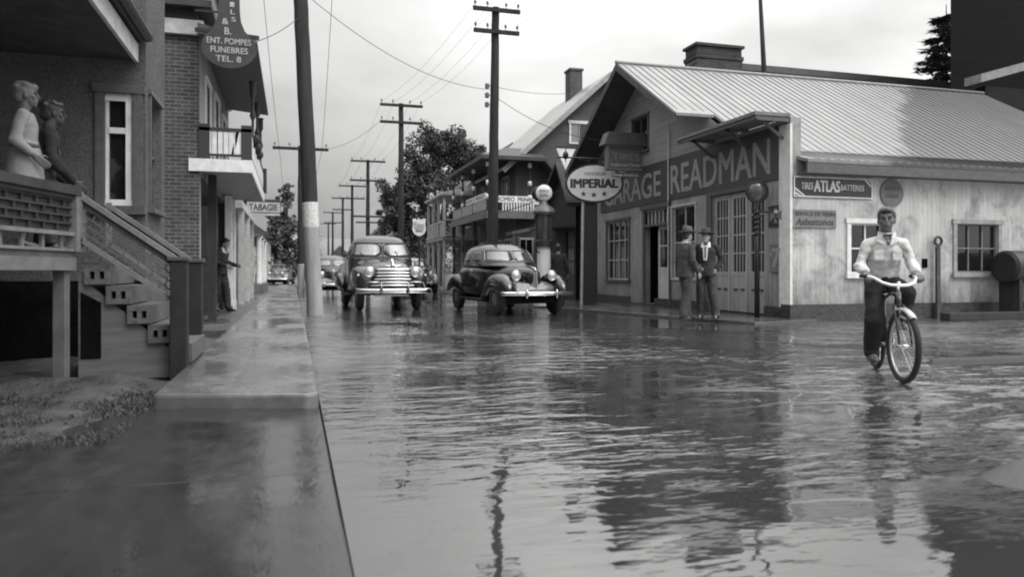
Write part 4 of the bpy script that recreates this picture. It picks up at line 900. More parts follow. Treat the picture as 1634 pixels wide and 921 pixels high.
so_ = MB().box(-1.5, -.42, 27.0, 27.06, 2.95, 3.42).build('shop_sign', dullw, loc=(-1, 27, 2.95)); tag(so_, 'white shop board with dark lettering hanging over the sidewalk at the left', 'sign')
TS = frame((-1.5, 27, 0), (1, 0, 0), (0, -1, 0)); mb = MB(); lettering(mb, 'TABAGIE', TS, .08, 1.0, 3.12, 3.34, .004, .02); mb.fbox(TS, 0, 1.08, 3.03, 3.06, .002, .006).fbox(TS, 0, 1.08, 3.42, 3.5, -.05, .02); mb.build('lettering', sgk, so_)
l4 = thing('cottage', (-3, 37, 0), 'small gabled cottage with white porch column farther along the left sidewalk', 'house')
MB().box(-7, -2.2, 33, 41, 0, 4.2).build('wall', mat('cottage_wall', .13, .7, noise=.3, nscale=2), l4)
MB().add([(-7, 32.8, 4.2), (-1.2, 32.8, 4.2), (-1.2, 41, 4.2), (-7, 41, 4.2), (-3.2, 32.8, 6.3), (-3.2, 41, 6.3)], [(0, 3, 2, 1), (0, 1, 4), (1, 2, 5, 4), (2, 3, 5), (3, 0, 4, 5)]).build('roof', dark_roof, l4)
MB().bar((-3.2, 32.75, 6.35), (-1.15, 32.75, 4.2), .06, .16).bar((-3.2, 32.75, 6.35), (-7, 32.75, 4.2), .06, .16).build('bargeboard', white, l4)
MB().box(-2.2, -1.25, 33, 40.5, 2.5, 2.62).box(-2.2, -1.2, 33.0, 40.6, .1, .5).build('porch', grey_wood, l4)
for y in (33.2, 36, 39): MB().lathe((-1.35, y, .5), [(.001, 0), (.13, 0), (.11, .1), (.10, 1.9), (.14, 2.0), (.001, 2.0)], 14).build('column', white, l4, smooth=True)
l5 = thing('far_house', (-5, 58, 0), 'distant pale house glimpsed between trees down the left side', 'house')
MB().box(-8, -1.6, 60, 68, 0, 3.6).build('wall', dullw, l5); MB().add([(-8.3, 59.7, 3.6), (-1.3, 59.7, 3.6), (-1.3, 68.3, 3.6), (-8.3, 68.3, 3.6), (-4.8, 59.7, 6.2), (-4.8, 68.3, 6.2)], [(0, 3, 2, 1), (0, 1, 4), (1, 2, 5, 4), (2, 3, 5), (3, 0, 4, 5)]).build('roof', dark_roof, l5)
for k, (x, y, wd_, h) in enumerate(((5.6, 120, 3.0, 3.4), (7.2, 82, 3.5, 4.0), (4.6, 185, 4, 3.5))):
    f_ = thing('far_house', (x, y, 0), ['small white house at the far end of the street', 'light house with pale porch behind the big tree', 'tiny farthest house where the street ends'][k], 'house')
    MB().box(x, x + wd_, y, y + 5, 0, h).build('wall', dullw, f_); MB().add([(x - .2, y - .2, h), (x + wd_ + .2, y - .2, h), (x + wd_ + .2, y + 5.2, h), (x - .2, y + 5.2, h), (x + wd_ / 2, y - .2, h + 1.8), (x + wd_ / 2, y + 5.2, h + 1.8)], [(0, 3, 2, 1), (0, 1, 4), (1, 2, 5, 4), (2, 3, 5), (3, 0, 4, 5)]).build('roof', dark_roof, f_)
    MB().box(x + .5, x + 1.1, y - .03, y, 1, 2.2).box(x + wd_ - 1.1, x + wd_ - .5, y - .03, y, 1, 2.2).build('window', glass, f_)
# dark gate posts by the shops
for k, (px, py) in enumerate(((397, 474), (412, 462), (425, 453))):
    p = at_g(px, py, .1); o = MB().box(p.x - .14, p.x + .14, p.y - .14, p.y + .14, .1, .86).box(p.x - .17, p.x + .17, p.y - .17, p.y + .17, .86, .92).build('gate_post', dark_wood, loc=(p.x, p.y, .1), bevel=.015); tag(o, ['nearest of three squat dark posts by the left shops', 'middle one of three squat dark posts by the left shops', 'farthest of three squat dark posts by the left shops'][k], 'post', 'squat dark posts along the left shop fronts')
# ------------------------------------------------------------------ utility poles and wires
pw = NB('pole_wood'); X = pw.xyz(); n1 = pw.noise(6, (1, 1, .12), 6, .7); pw.set('Base Color', pw.rng(n1, .3, .7, .018, .05)); pw.set('Specular IOR Level', .15); pw.set('Roughness', .8); pw.bump(n1, .02); pole_m = pw.m
pg_ = NB('pole_wood_bleached'); n1 = pg_.noise(6, (1, 1, .15), 6, .7); pg_.set('Base Color', pg_.rng(n1, .3, .7, .19, .33)); pg_.set('Roughness', .8); pg_.bump(n1, .02); poleg_m = pg_.m
pwh = mat('pole_white_band', .5, .7, noise=.3, nscale=14, bump=.008)
insul = mat('insulator_glass', .12, .2)
def pole(x, y, h, r0, r1, arms, label, lean=(0, 0), band=None, aw_=2.3, brackets=False, group='utility poles along the street'):
    t = thing('utility_pole', (x, y, 0), label, 'utility pole', group); n = 12
    P = lambda z: Vector((x + lean[0] * z / h, y + lean[1] * z / h, z)); rad = lambda z: r0 + (r1 - r0) * z / h
    cuts = [0, h] if not band else [0, band[0], band[1], h]; ms = [pole_m] if not band else [poleg_m, pwh, pole_m]
    rr = random.Random(int(x * 10 + y))
    for i, m in enumerate(ms):
        a, b = cuts[i], cuts[i + 1]; k = max(2, int((b - a) / .4)); pts = [P(a + (b - a) * j / k) + Vector((rr.uniform(-1, 1), rr.uniform(-1, 1), 0)) * r0 * .05 * (0 < j < k) for j in range(k + 1)]
        add = .004 if i == 1 else 0
        MB().tube([Vector(p) if j else Vector(p) - Vector((0, 0, .1 if i == 0 else 0)) for j, p in enumerate(pts)], [rad(a + (b - a) * j / k) + add for j in range(k + 1)], 16).build(('shaft', 'painted_band', 'upper_shaft')[i], m, t, smooth=True, auto=50)
    for (z, L_) in arms:
        c = P(z); o = MB().box(c.x - L_ / 2, c.x + L_ / 2, c.y - r1 - .10, c.y - r1 + .0, z - .06, z + .06).build('crossarm', pole_m, t)
        mb = MB()
        for s in (-.46, -.2, .2, .46):
            mb.lathe((c.x + s * L_, c.y - r1 - .05, z + .06), [(.012, 0), (.012, .08), (.035, .09), (.045, .13), (.03, .19), (.001, .2)], 8)
        mb.build('insulator', insul, o)
    return t, P
poles = []
t, PL = pole(.50, 18.1, 9.6, .185, .155, [(9.3, 2.2)], 'thick leaning pole with white painted band standing at the sidewalk edge', (-.42, .1), (2.05, 2.63)); 
q = at_z(785, 440, 24.2)
t, PR = pole(q.x, q.y, 9.55, .19, .12, [(9.42, 1.55), (8.72, 1.5)], 'tall pole with two crossarms rising behind the dark sedan', (.12, 0))
mb = MB(); c = PR(6.9)
for z in (6.4, 6.7, 7.0): mb.lathe(PR(z) + Vector((-.26, -.05, 0)), [(.02, -.1), (.07, -.08), (.075, .05), (.02, .09)], 10); mb.bar(PR(z), PR(z) + Vector((-.25, -.05, 0)), .03)
mb.build('insulator_bracket', insul, t)
far = [(640, 165, 35.4, [(0, 2.0), (-.8, 2.0)], 'second pole on the right with two crossarms in front of the big tree'), (587, 255, 52.7, [(0, 2.4), (-1.35, 2.5)], 'third pole on the right above the truck roof'), (562, 295, 67, [(0, 2.4), (-1.1, 2.2)], 'fourth pole on the right down the street'), (547, 315, 80, [(0, 2.3), (-1.2, 2.2)], 'fifth pole on the right down the street'), (531, 338, 97, [(0, 2.4), (-1.3, 2.2)], 'sixth pole on the right down the street'), (524, 356, 122, [(0, 2.4)], 'farthest pole on the right down the street')]
PP = [PR]; PT = [Vector((0, 0, 9.42))]
tops = []
for (px, py, Z, arms, lab) in far:
    q = at_z(px, py, Z); h = q.z
    t, P = pole(q.x, q.y, h, .17, .11, [(h - .12 + a, L_) for a, L_ in arms], lab)
    tops.append(q)
    if px == 587:
        MB().box(q.x - 1.1, q.x + 1.1, q.y - .25, q.y - .13, 4.86, 4.98).box(q.x - .85, q.x + .85, q.y - .25, q.y - .13, 4.45, 4.55).build('crossarm', pole_m, t)
q = at_z(478, 238, 33)
t, PB = pole(.34, q.y, q.z + .15, .15, .11, [(q.z, 2.35)], 'thin pole with one crossarm hidden behind the thick leaning pole', (0, 0), (1.35, 1.36))
wm_ = mat('wire', .02, .6)
def wire(a, b, sag, r=.007, label=None, n=14):
    a, b = Vector(a), Vector(b); pts = [a.lerp(b, i / n) - Vector((0, 0, sag * 4 * (i / n) * (1 - i / n))) for i in range(n + 1)]
    o = MB().tube(pts, r, 5).build('wire', wm_, loc=a); tag(o, label, 'wire', 'overhead wires'); return o
prev = PR(9.6)
near_ = Vector((6.9, 4.0, 9.6))
names = ['left outer', 'left inner', 'right inner', 'right outer']
for k, s in enumerate((-.7, -.25, .3, .7)):
    wire(near_ + Vector((s, 0, 0)), PR(9.6) + Vector((s, 0, 0)), .35, .0040, 'near overhead wire from above the street to the tall pole, %s of four' % names[k])
    wire(PR(9.6) + Vector((s, 0, 0)), tops[0] + Vector((s * 1.3, 0, .08)), .35, .0040, 'overhead wire between the tall pole and the second pole, %s of four' % names[k])
    wire(tops[0] + Vector((s * 1.3, 0, .08)), tops[1] + Vector((s * 1.5, 0, .08)), .4, .0042, 'overhead wire between the second and third poles, %s of four' % names[k])
    wire(tops[1] + Vector((s * 1.5, 0, .08)), tops[2] + Vector((s * 1.5, 0, .08)), .3, .008, 'overhead wire between the third and fourth poles, %s of four' % names[k])
for k, s in enumerate((-.6, .6)): wire(near_ + Vector((s + .4, 0, -.8)), PR(8.9) + Vector((s, 0, 0)), .3, .0040, 'lower near overhead wire to the tall pole, %s one' % ('left', 'right')[k])
wire(PL(7.6), PR(6.9), .55, .008, 'cable crossing the street from the leaning pole to the tall pole')
wire(PL(7.8), Vector((3.4, 6, 13)), .1, .01, 'cable running up and right from the leaning pole')
wire(PL(7.0), Vector((-.9, 14.2, 5.05)), .12, .008, 'service drop from the leaning pole to the brick building')
wire(PR(6.7), Vector((9.3, 20.6, 4.9)), .35, .009, 'service drop from the tall pole to the garage gable')
wire(PR(7.0), Vector((13, 31, 9.2)), .25, .008, 'service drop from the tall pole to the gabled house')
wire(at_z(770, 345, 27), at_z(905, 298, 25.2), .12, .014, 'low stay wire running to the dark shed')
wire(PB(q.z), tops[0] + Vector((-.9, 0, -.8)), .5, .008, 'sagging wire from the thin left pole to the second pole')
for k, s in enumerate((-.9, .9)): wire(PB(q.z) + Vector((s, 0, 0)), Vector((.3 + s, 75, 7.5)), .5, .008, 'wire going down the street from the thin left pole, %s one' % ('left', 'right')[k]); wire(PB(q.z) + Vector((s, 0, 0)), PL(9.3) + Vector((s, 0, 0)), .35, .008, 'wire between the thin left pole and the leaning pole, %s one' % ('left', 'right')[k])
# slim mast on the roof side behind the garage
p = at_z(1220, 125, 30); o = MB().tube([(p.x, p.y, 0), (p.x - .02, p.y, 9), (p.x - .35, p.y, 14.5)], [.13, .10, .05], 10).build('mast', pole_m, loc=(p.x, p.y, 0), smooth=True); tag(o, 'slim bare mast standing behind the garage roof near the chimney', 'mast')
# ------------------------------------------------------------------ signs on posts
p = at_z(941, 400, 22.5)
t = thing('oval_sign', (p.x, p.y, .05), 'white oval IMPERIAL sign with three stars on a broad dark post', 'sign')
IF = (Vector((p.x, p.y, 0)), Vector((.96, -.28, 0)).normalized(), Vector((0, 0, 1)), Vector((-.28, -.96, 0)).normalized())
MB().fbox(IF, -.2, .2, .05, 3.35, -.06, .0).build('post', mat('post_black', .02, .5, noise=.3), t)
MB().tube([IF[0] - IF[1] * .25 + IF[3] * .03, IF[0] - IF[1] * .20 + IF[3] * .03 + Vector((0, 0, 3.4))], .045, 8).build('pipe', dullw, t)
oz = at_z(947, 293, 22.5).z; ox = .13
def oval(a, b, cx, cz, n=48): return [(cx + a * math.cos(2 * math.pi * i / n), cz + b * math.sin(2 * math.pi * i / n)) for i in range(n)]
dk = math.radians(0)
MB().prism(oval(.87, .585, ox, oz), IF, .02, .12).build('rim', iron, t); MB().prism(oval(.81, .53, ox, oz), IF, .12, .13).build('sign_face', mat('enamel_white', .66, .25, noise=.1, nscale=4), t)
mb = MB(); lettering(mb, 'IMPERIAL', IF, ox - .70, ox + .69, oz - .13, oz + .12, .131, .07)
for k in (-1, 0, 1):
    cx, cz = ox - .02 + k * .31, oz - .32 - (.03 if k == 0 else 0); pts = []
    for i in range(10): r = .10 if i % 2 == 0 else .04; a = math.pi / 2 + i * math.pi / 5; pts.append((cx + r * math.cos(a), cz + r * math.sin(a)))
    for i in range(10): mb.add([IF[0] + IF[1] * q0 + IF[2] * q1 + IF[3] * .134 for (q0, q1) in (pts[i], pts[(i + 1) % 10], (cx, cz))], [(0, 1, 2)])
mb.build('lettering', sgk, t); mb = MB(); lettering(mb, 'VENDEUR', IF, ox - .32, ox + .34, oz + .23, oz + .33, .131, .01); mb.build('lettering', mat('vendeur_grey', .2, .5), t)
mb = MB().tube([IF[0] + IF[1] * (-1.0) + Vector((0, 0, oz + .80)), IF[0] + IF[1] * (.5) + Vector((0, 0, oz + .74))], .025, 8).ell(IF[0] + IF[1] * -.72 + Vector((0, 0, oz + .85)), (.09, .09, .12), 10, 8).bar(IF[0] + IF[1] * -.72 + Vector((0, 0, oz + .65)), IF[0] + IF[1] * -.72 + Vector((0, 0, oz + 1.1)), .025).tube([IF[0] + IF[1] * (-.3 + .08 * i) + Vector((0, 0, oz + .70 + .05 * math.sin(i * 1.6))) for i in range(12)], .02, 6)
mb.build('iron_bracket', iron, t)
# box sign with little roof hanging from the garage front
TB = frame((8.62, 20.0, 0), (1, 0, 0), (0, -1, 0)); tx = lambda px: at_y(px, 300, 20.0).x - 8.62
b0, b1 = tx(968), tx(1027)
t = thing('box_sign', (8.9, 20.0, 3.9), 'grey framed tire dealer sign with small roof hanging from the garage front', 'sign')
zt, zb = at_y(995, 235, 20).z, at_y(995, 272, 20).z
MB().fbox(TB, b0, b1, zb, zt + .04, -.16, 0).build('sign_box', mat('box_sign_grey', .13, .6, noise=.3, nscale=6), t)
MB().fbox(TB, b0 - .0, b1 + .0, zb, zb + .07, 0, .04).fbox(TB, b0, b0 + .07, zb + .07, zt, 0, .04).fbox(TB, b1 - .07, b1, zb + .07, zt, 0, .04).fbox(TB, b0, b1, zt, zt + .05, 0, .05).build('frame', mat('box_sign_frame', .17, .6, noise=.2), t)
MB().prism([(b0 - .12, zt + .05), (b1 + .04, zt + .05), (b1 + .0, zt + .42), (b0 + .03, zt + .42)], TB, -.3, .12).build('sign_roof', mat('sign_roof', .10, .6, noise=.25), t)
mb = MB(); lettering(mb, 'TIRES', TB, b0 + .18, b1 - .14, zb + .30, zb + .50, .004, .03); mb.build('lettering', mat('worn_letters', .22, .6), t)
mb = MB(); lettering(mb, 'Authorized Dealer', TB, b0 + .12, b1 - .09, zb + .12, zb + .22, .004, .02); mb.build('lettering', dullw, t)
pn = MB().fbox(TB, tx(976), tx(1019), zb - .20, zb - .07, -.02, 0).bar(TB[0] + TB[1] * tx(985) + Vector((0, 0, zb - .08)), TB[0] + TB[1] * tx(985) + Vector((0, 0, zb)), .02).build('name_strip', mat('strip_grey', .12, .5), t); mb = MB(); lettering(mb, 'Garage Readman', TB, tx(977), tx(1018), zb - .18, zb - .09, .003, .03); mb.build('lettering', white, pn)
# shield sign on a pole
p = at_z(669, 363, 31.5); Q = (Vector((p.x, p.y, 0)), Vector((.96, -.28, 0)), Vector((0, 0, 1)), Vector((-.28, -.96, 0)))
t = thing('shield_sign', (p.x, p.y, 0), 'white shield shaped service station sign on a thin post between truck and gallery', 'sign')
z = p.z; MB().prism([(-.28, z + .35), (-.2, z + .38), (-.1, z + .33), (0, z + .36), (.1, z + .33), (.2, z + .38), (.28, z + .35), (.25, z + .15), (.29, z - .1), (.2, z - .27), (0, z - .39), (-.2, z - .27), (-.29, z - .1), (-.25, z + .15)], Q, -.02, .02).build('sign_face', MAT['enamel_white'], t)
MB().tube([(p.x, p.y, 0), (p.x, p.y + .01, z - .35)], .04, 8).build('post', iron, t)
mb = MB(); lettering(mb, 'Esso', Q, -.2, .2, z - .02, z + .22, .022, .03); mb.build('lettering', mat('shield_letters', .25, .5), t); mb = MB(); lettering(mb, 'SERVICE', Q, -.16, .16, z - .2, z - .10, .022, .03); mb.fbox(Q, -.2, .2, z - .07, z - .05, .021, .023); mb.build('lettering', sgk, t)
# round disc post by the garage door
t = thing('globe_post', (9.45, 13.85, .05), 'slender dark post with round glass disc head in front of the garage door edge', 'post')
MB().tube([(9.45, 13.85, .05), (9.45, 13.85, 2.45)], [.055, .05], 10).build('post', iron, t, smooth=True)
mb = MB(); 
for i in range(60): a = i * .6; mb.v.append((0, 0, 0)) if False else None
mb.tube([(9.45 + .07 * math.cos(i * .7), 13.85 + .07 * math.sin(i * .7), 1.75 + i * .0125) for i in range(50)], .016, 6).build('coil', iron, t)
M_ = Matrix.Rotation(-math.asin(SN), 3, 'Z')
mb = MB(); mb.torus((9.45, 13.85, 2.72), .215, .035, 'y', 32, 8, M_); mb.build('rim', iron, t, smooth=True)
MB().ell((9.45, 13.85, 2.72), (.205, .09, .205), 24, 14, M_).build('glass_disc', mat('disc_glass', .06, .15, coat=.5), t, smooth=True)
o = MB().tube([(9.45, 13.85, 2.28), (9.72, 13.62, 2.28)], .02, 8).build('arm', iron, t); MB().ell((9.74, 13.6, 2.27), (.05, .05, .045), 12, 8).build('arm_lamp', dullw, t, smooth=True)
# visible gasoline pump
px_, py_ = 6.9, 20.4
t = thing('gas_pump', (px_, py_, .05), 'tall gasoline pump with glass cylinder and white round globe behind the sedan', 'gas pump')
MB().lathe((px_, py_, .05), [(.001, 0), (.3, 0), (.3, .12), (.22, .16), (.20, .3), (.19, 1.55), (.17, 1.7), (.001, 1.7)], 20).build('body', mat('pump_white', .55, .4, noise=.15), t, smooth=True, auto=40)
MB().lathe((px_, py_, .05), [(.001, 1.7), (.27, 1.7), (.27, 1.85), (.2, 1.9), (.001, 1.9)], 20).build('collar', iron, t, smooth=True, auto=40)
MB().lathe((px_, py_, .05), [(.001, 1.9), (.21, 1.9), (.21, 2.6), (.001, 2.6)], 20).build('glass_cylinder', mat('pump_glass', .05, .08, noise=.5, nscale=6, stretch=(1, 1, .2)), t, smooth=True, auto=40)
mb = MB()
for a in range(0, 360, 60): mb.bar((px_ + .23 * math.cos(R_(a)), py_ + .23 * math.sin(R_(a)), 1.9), (px_ + .23 * math.cos(R_(a)), py_ + .23 * math.sin(R_(a)), 2.66), .03)
mb.build('cage', iron, t)
MB().lathe((px_, py_, .05), [(.001, 2.6), (.28, 2.6), (.32, 2.68), (.27, 2.8), (.12, 2.9), (.09, 3.0), (.001, 3.0)], 20).build('cap', mat('pump_cap', .10, .4, noise=.3), t, smooth=True, auto=40)
g0 = Vector((px_, py_, 3.27))
o = MB().lathe((0, 0, 0), [(.001, -.12), (.2, -.11), (.235, -.06), (.235, .06), (.2, .11), (.001, .12)], 28, 'y')
o.v = [tuple(g0 + M_ @ Vector(v)) for v in o.v]; gg = o.build('globe', mat('globe_glass', .62, .2, noise=.08), t, smooth=True)
o = MB().torus(g0, .235, .03, 'y', 28, 8, M_).build('globe_rim', iron, gg, smooth=True)
o = MB().lathe((0, 0, 0), [(.001, -.07), (.2, -.06), (.22, 0), (.2, .06), (.001, .07)], 24, 'y'); o.v = [tuple(g0 + M_ @ (Vector(v) + Vector((-.13, .3, .02)))) for v in o.v]; o.build('rear_globe', iron, t, smooth=True)
GFm = (g0 + M_ @ Vector((0, -.118, 0)), M_ @ Vector((1, 0, 0)), Vector((0, 0, 1)), M_ @ Vector((0, -1, 0))); mb = MB(); lettering(mb, 'ESSO', GFm, -.13, .13, .02, .10, .006, .02); lettering(mb, 'EXTRA', GFm, -.12, .12, -.1, -.03, .006, .02); mb.build('lettering', mat('globe_letters', .12, .5), gg)
MB().tube([(px_ - .18, py_ - .12, 1.55), (px_ - .36, py_ - .2, 1.7), (px_ - .4, py_ - .22, 1.2), (px_ - .3, py_ - .2, .5), (px_ - .2, py_ - .15, .9)], .02, 8).build('hose', rubber, t, smooth=True)
# ------------------------------------------------------------------ trees
lm = NB('leaf'); n1 = lm.noise(1.1, detail=4); lm.set('Base Color', lm.rng(n1, .35, .65, .035, .10)); lm.set('Roughness', .6); leaf_m = lm.m
bark = mat('bark', .05, .9, noise=.4, nscale=12, bump=.03, stretch=(1, 1, .2))
def tree(name, x, y, trunk_h, lobes, n, leaf, label, cat='tree', seed=1, group=None):
    rr = random.Random(seed); t = thing(name, (x, y, 0), label, cat, group)
    mb = MB(); mb.tube([(x, y, -.1), (x + .05, y, trunk_h * .5), (x, y, trunk_h)], [.3 * trunk_h / 4, .22 * trunk_h / 4, .16 * trunk_h / 4], 10)
    for (cx, cy, cz, r) in lobes: mb.tube([(x, y, trunk_h * .8), (x + (cx) * .5, y + cy * .5, (trunk_h + cz) / 2), (x + cx, y + cy, cz)], [.13, .09, .03], 6)
    mb.build('trunk', bark, t, smooth=True)
    mb = MB(); tot = sum(l[3] ** 2 for l in lobes)
    for (cx, cy, cz, r) in lobes:
        subs = [(Vector((rr.gauss(0, 1), rr.gauss(0, 1), rr.gauss(0, 1))).normalized() * r * rr.uniform(.35, 1.0), r * rr.uniform(.18, .4)) for _ in range(16)]
        for _ in range(int(n * r * r / tot)):
            s, sr = rr.choice(subs); p = Vector((x + cx, y + cy, cz)) + s + Vector((rr.gauss(0, 1), rr.gauss(0, 1), rr.gauss(0, 1))).normalized() * sr * rr.random() ** .4
            a = Vector((rr.gauss(0, 1), rr.gauss(0, 1), rr.gauss(0, .6))).normalized(); b = a.orthogonal().normalized(); b = b * math.cos(rr.random() * 6) + a.cross(b) * math.sin(rr.random() * 6); s1 = leaf * rr.uniform(.6, 1.3)
            mb.add([p - a * s1, p + b * s1 * .5, p + a * s1, p - b * s1 * .5], [(0, 1, 2, 3)])
    mb.build('crown', leaf_m, t); return t
p = at_z(700, 300, 56)
tree('broadleaf_tree', p.x, p.y, 4, [(-1.6, 0, 8.0, 2.1), (.8, 0, 9.3, 2.4), (-.4, .5, 9.8, 2.1), (2.4, 0, 7.7, 2.0), (-2.6, 0, 5.2, 1.8), (-3.2, 0, 3.6, 1.5), (0, 0, 6.0, 2.7), (2.0, 0, 4.5, 2.4), (-1, 0, 3.4, 2.4), (3.4, 0, 9.3, 1.5), (-3.1, 0, 6.6, 1.5), (-3.6, .5, 5.0, 1.3), (-1.9, 0, 9.0, 1.4), (1.8, .5, 10.0, 1.6)], 64000, .115, 'large dark leafy tree filling the sky behind the second pole', seed=4)
p = at_z(610, 380, 70)
tree('broadleaf_tree', p.x + 2.2, p.y, 2, [(0, 0, 3.6, 2.0), (-1.2, 0, 2.4, 1.4), (1.5, 0, 2.5, 2)], 4000, .2, 'lower leafy tree behind the truck at the foot of the large tree', seed=5)
p = at_z(462, 320, 58)
tree('broadleaf_tree', p.x - .3, p.y, 3, [(0, 0, 6.8, .8), (-.5, 0, 5.4, 1.4), (.5, 0, 4.2, 1.6), (-.8, 0, 3, 1.8), (.6, 0, 2.2, 1.5), (.2, 0, 7.6, .5)], 6000, .15, 'slim dark tree beside the leaning pole on the left', seed=6)
def conifer(x, y, h, r, n, label, seed, lean=0):
    rr = random.Random(seed); t = thing('conifer', (x, y, 0), label, 'tree')
    MB().tube([(x, y, 0), (x, y, h)], [h * .02, .02], 8).build('trunk', bark, t)
    mb = MB(); k = 0; z = h * .18
    while z < h * .98:
        rad = r * (1 - (z / h)) ** .8 + .1
        for b in range(7):
            a = rr.uniform(0, 6.28); L_ = rad * rr.uniform(.6, 1.15); d = Vector((math.cos(a), math.sin(a), -.12)); base = Vector((x, y, z))
            for _ in range(int(n)):
                u = rr.random() ** .7; p = base + d * L_ * u + Vector((rr.gauss(0, .07), rr.gauss(0, .07), rr.gauss(0, .05))) * (1 + L_ * .4)
                q0 = (d + Vector((rr.gauss(0, .4), rr.gauss(0, .4), rr.gauss(0, .2)))).normalized() * .22 * (h / 10); q1 = q0.cross(Vector((rr.gauss(0, .3), rr.gauss(0, .3), 1))).normalized() * .05 * (h / 10)
                mb.add([p - q1, p + q0, p + q1, p - q0 * .3], [(0, 1, 2, 3)])
        z += h * .035
    mb.build('crown', leaf_m, t)
p = at_z(1510, 60, 42); conifer(p.x, p.y, 16.0, 5.5, 110, 'dark conifer with drooping boughs beside the tall dark building', 7)
p = at_z(508, 390, 62); conifer(p.x - .2, p.y, 5.0, 1.2, 12, 'small dark conifer seen between the leaning pole and the street', 8)
p = at_z(497, 385, 74); conifer(p.x - .4, p.y, 6.5, 1.3, 12, 'taller conifer half hidden behind the leaning pole', 9)
# low tree line at the end of the street
rr = random.Random(12); mb = MB()
for _ in range(9000):
    x = rr.uniform(-30, 5) if rr.random() < .5 else rr.uniform(10, 60); h = 5.5 + 2.2 * mn.noise(Vector((x * .25, 0, 0))); p = Vector((x, 205 + rr.uniform(-3, 3), rr.random() * h)); s1 = .45
    a = Vector((rr.gauss(0, 1), rr.gauss(0, 1), rr.gauss(0, 1))).normalized(); b = a.orthogonal().normalized(); mb.add([p - a * s1, p + b * s1 * .6, p + a * s1, p - b * s1 * .6], [(0, 1, 2, 3)])
o = mb.build('tree_line', leaf_m); o['kind'] = 'stuff'; tag(o, 'low far tree line where the street meets the horizon', 'trees')
# ------------------------------------------------------------------ vehicles (local space: front towards -y)
def B(mb, name, m, par, smooth=True, auto=None, bevel=0): return mb.build(name, m, par, world=False, smooth=smooth, auto=auto, bevel=bevel)
plate_m = mat('plate_paint', .35, .5, noise=.2, nscale=12)
wind_m = mat('windscreen', .17, .10, metal=.75, noise=.25, nscale=1.5, bump=.003, bscale=3)
car_glass = mat('car_side_glass', .03, .05, spec=.8, noise=.4, nscale=3)
hub_m = mat('hub_paint', .10, .35, noise=.3)
def wheel(par, x, y, r=.36, wd=.16, side=1):
    w_ = MB(); pr = [(r * .62, -wd / 2), (r * .9, -wd / 2), (r * .98, -wd * .38), (r, -wd * .2), (r, wd * .2), (r * .98, wd * .38), (r * .9, wd / 2), (r * .62, wd / 2)]
    w_.lathe((x, y, r), [(.01, -wd * .4)] + pr + [(.01, wd * .4)], 32, 'x'); o = B(w_, 'wheel', rubber, par, auto=40)
    B(MB().lathe((x, y, r), [(.005, 0), (r * .62, 0), (r * .62, side * wd * .45), (r * .5, side * wd * .40), (r * .3, side * wd * .52), (.005, side * wd * .56)], 24, 'x'), 'rim', hub_m, o, auto=40)
    return o
def headlamp(par, x, y, z, r=.115, L_=.2):
    o = B(MB().lathe((x, y, z), [(.005, L_ * 1.6), (r * .35, L_ * 1.4), (r * .75, L_ * .9), (r * .98, L_ * .35), (r, 0), (r * .9, -.01), (.005, -.01)], 24, 'y'), 'headlight', iron if False else bpy.data.materials['lamp_shell'], par, auto=50)
    B(MB().torus((x, y - .005, z), r, .014, 'y', 28, 8), 'rim', chrome, o)
    B(MB().lathe((x, y - .01, z), [(.005, -.045), (r * .4, -.038), (r * .75, -.02), (r * .95, 0), (.005, .004)], 24, 'y'), 'lens', lens, o); return o
mat('lamp_shell', .05, .25, coat=.5)
def blade(pts, h, th, name, m, par):
    """a pressed horizontal bar: rounded vertical section swept along pts"""
    sec = [(-.5, -.0), (-.35, -.35), (0, -.5), (.35, -.35), (.5, 0), (.35, .3), (-.35, .3)]
    rs = []
    for i, p in enumerate(pts):
        a = Vector(pts[max(i - 1, 0)]); b = Vector(pts[min(i + 1, len(pts) - 1)]); d = (b - a).normalized(); nn = Vector((d.y, -d.x, 0)) * 1
        nn = Vector((-d.y, d.x, 0)); rs.append([Vector(p) + Vector((0, 0, q0 * h)) + nn * (q1 * th) for (q0, q1) in sec])
    return B(MB().rings(rs), name, m, par)
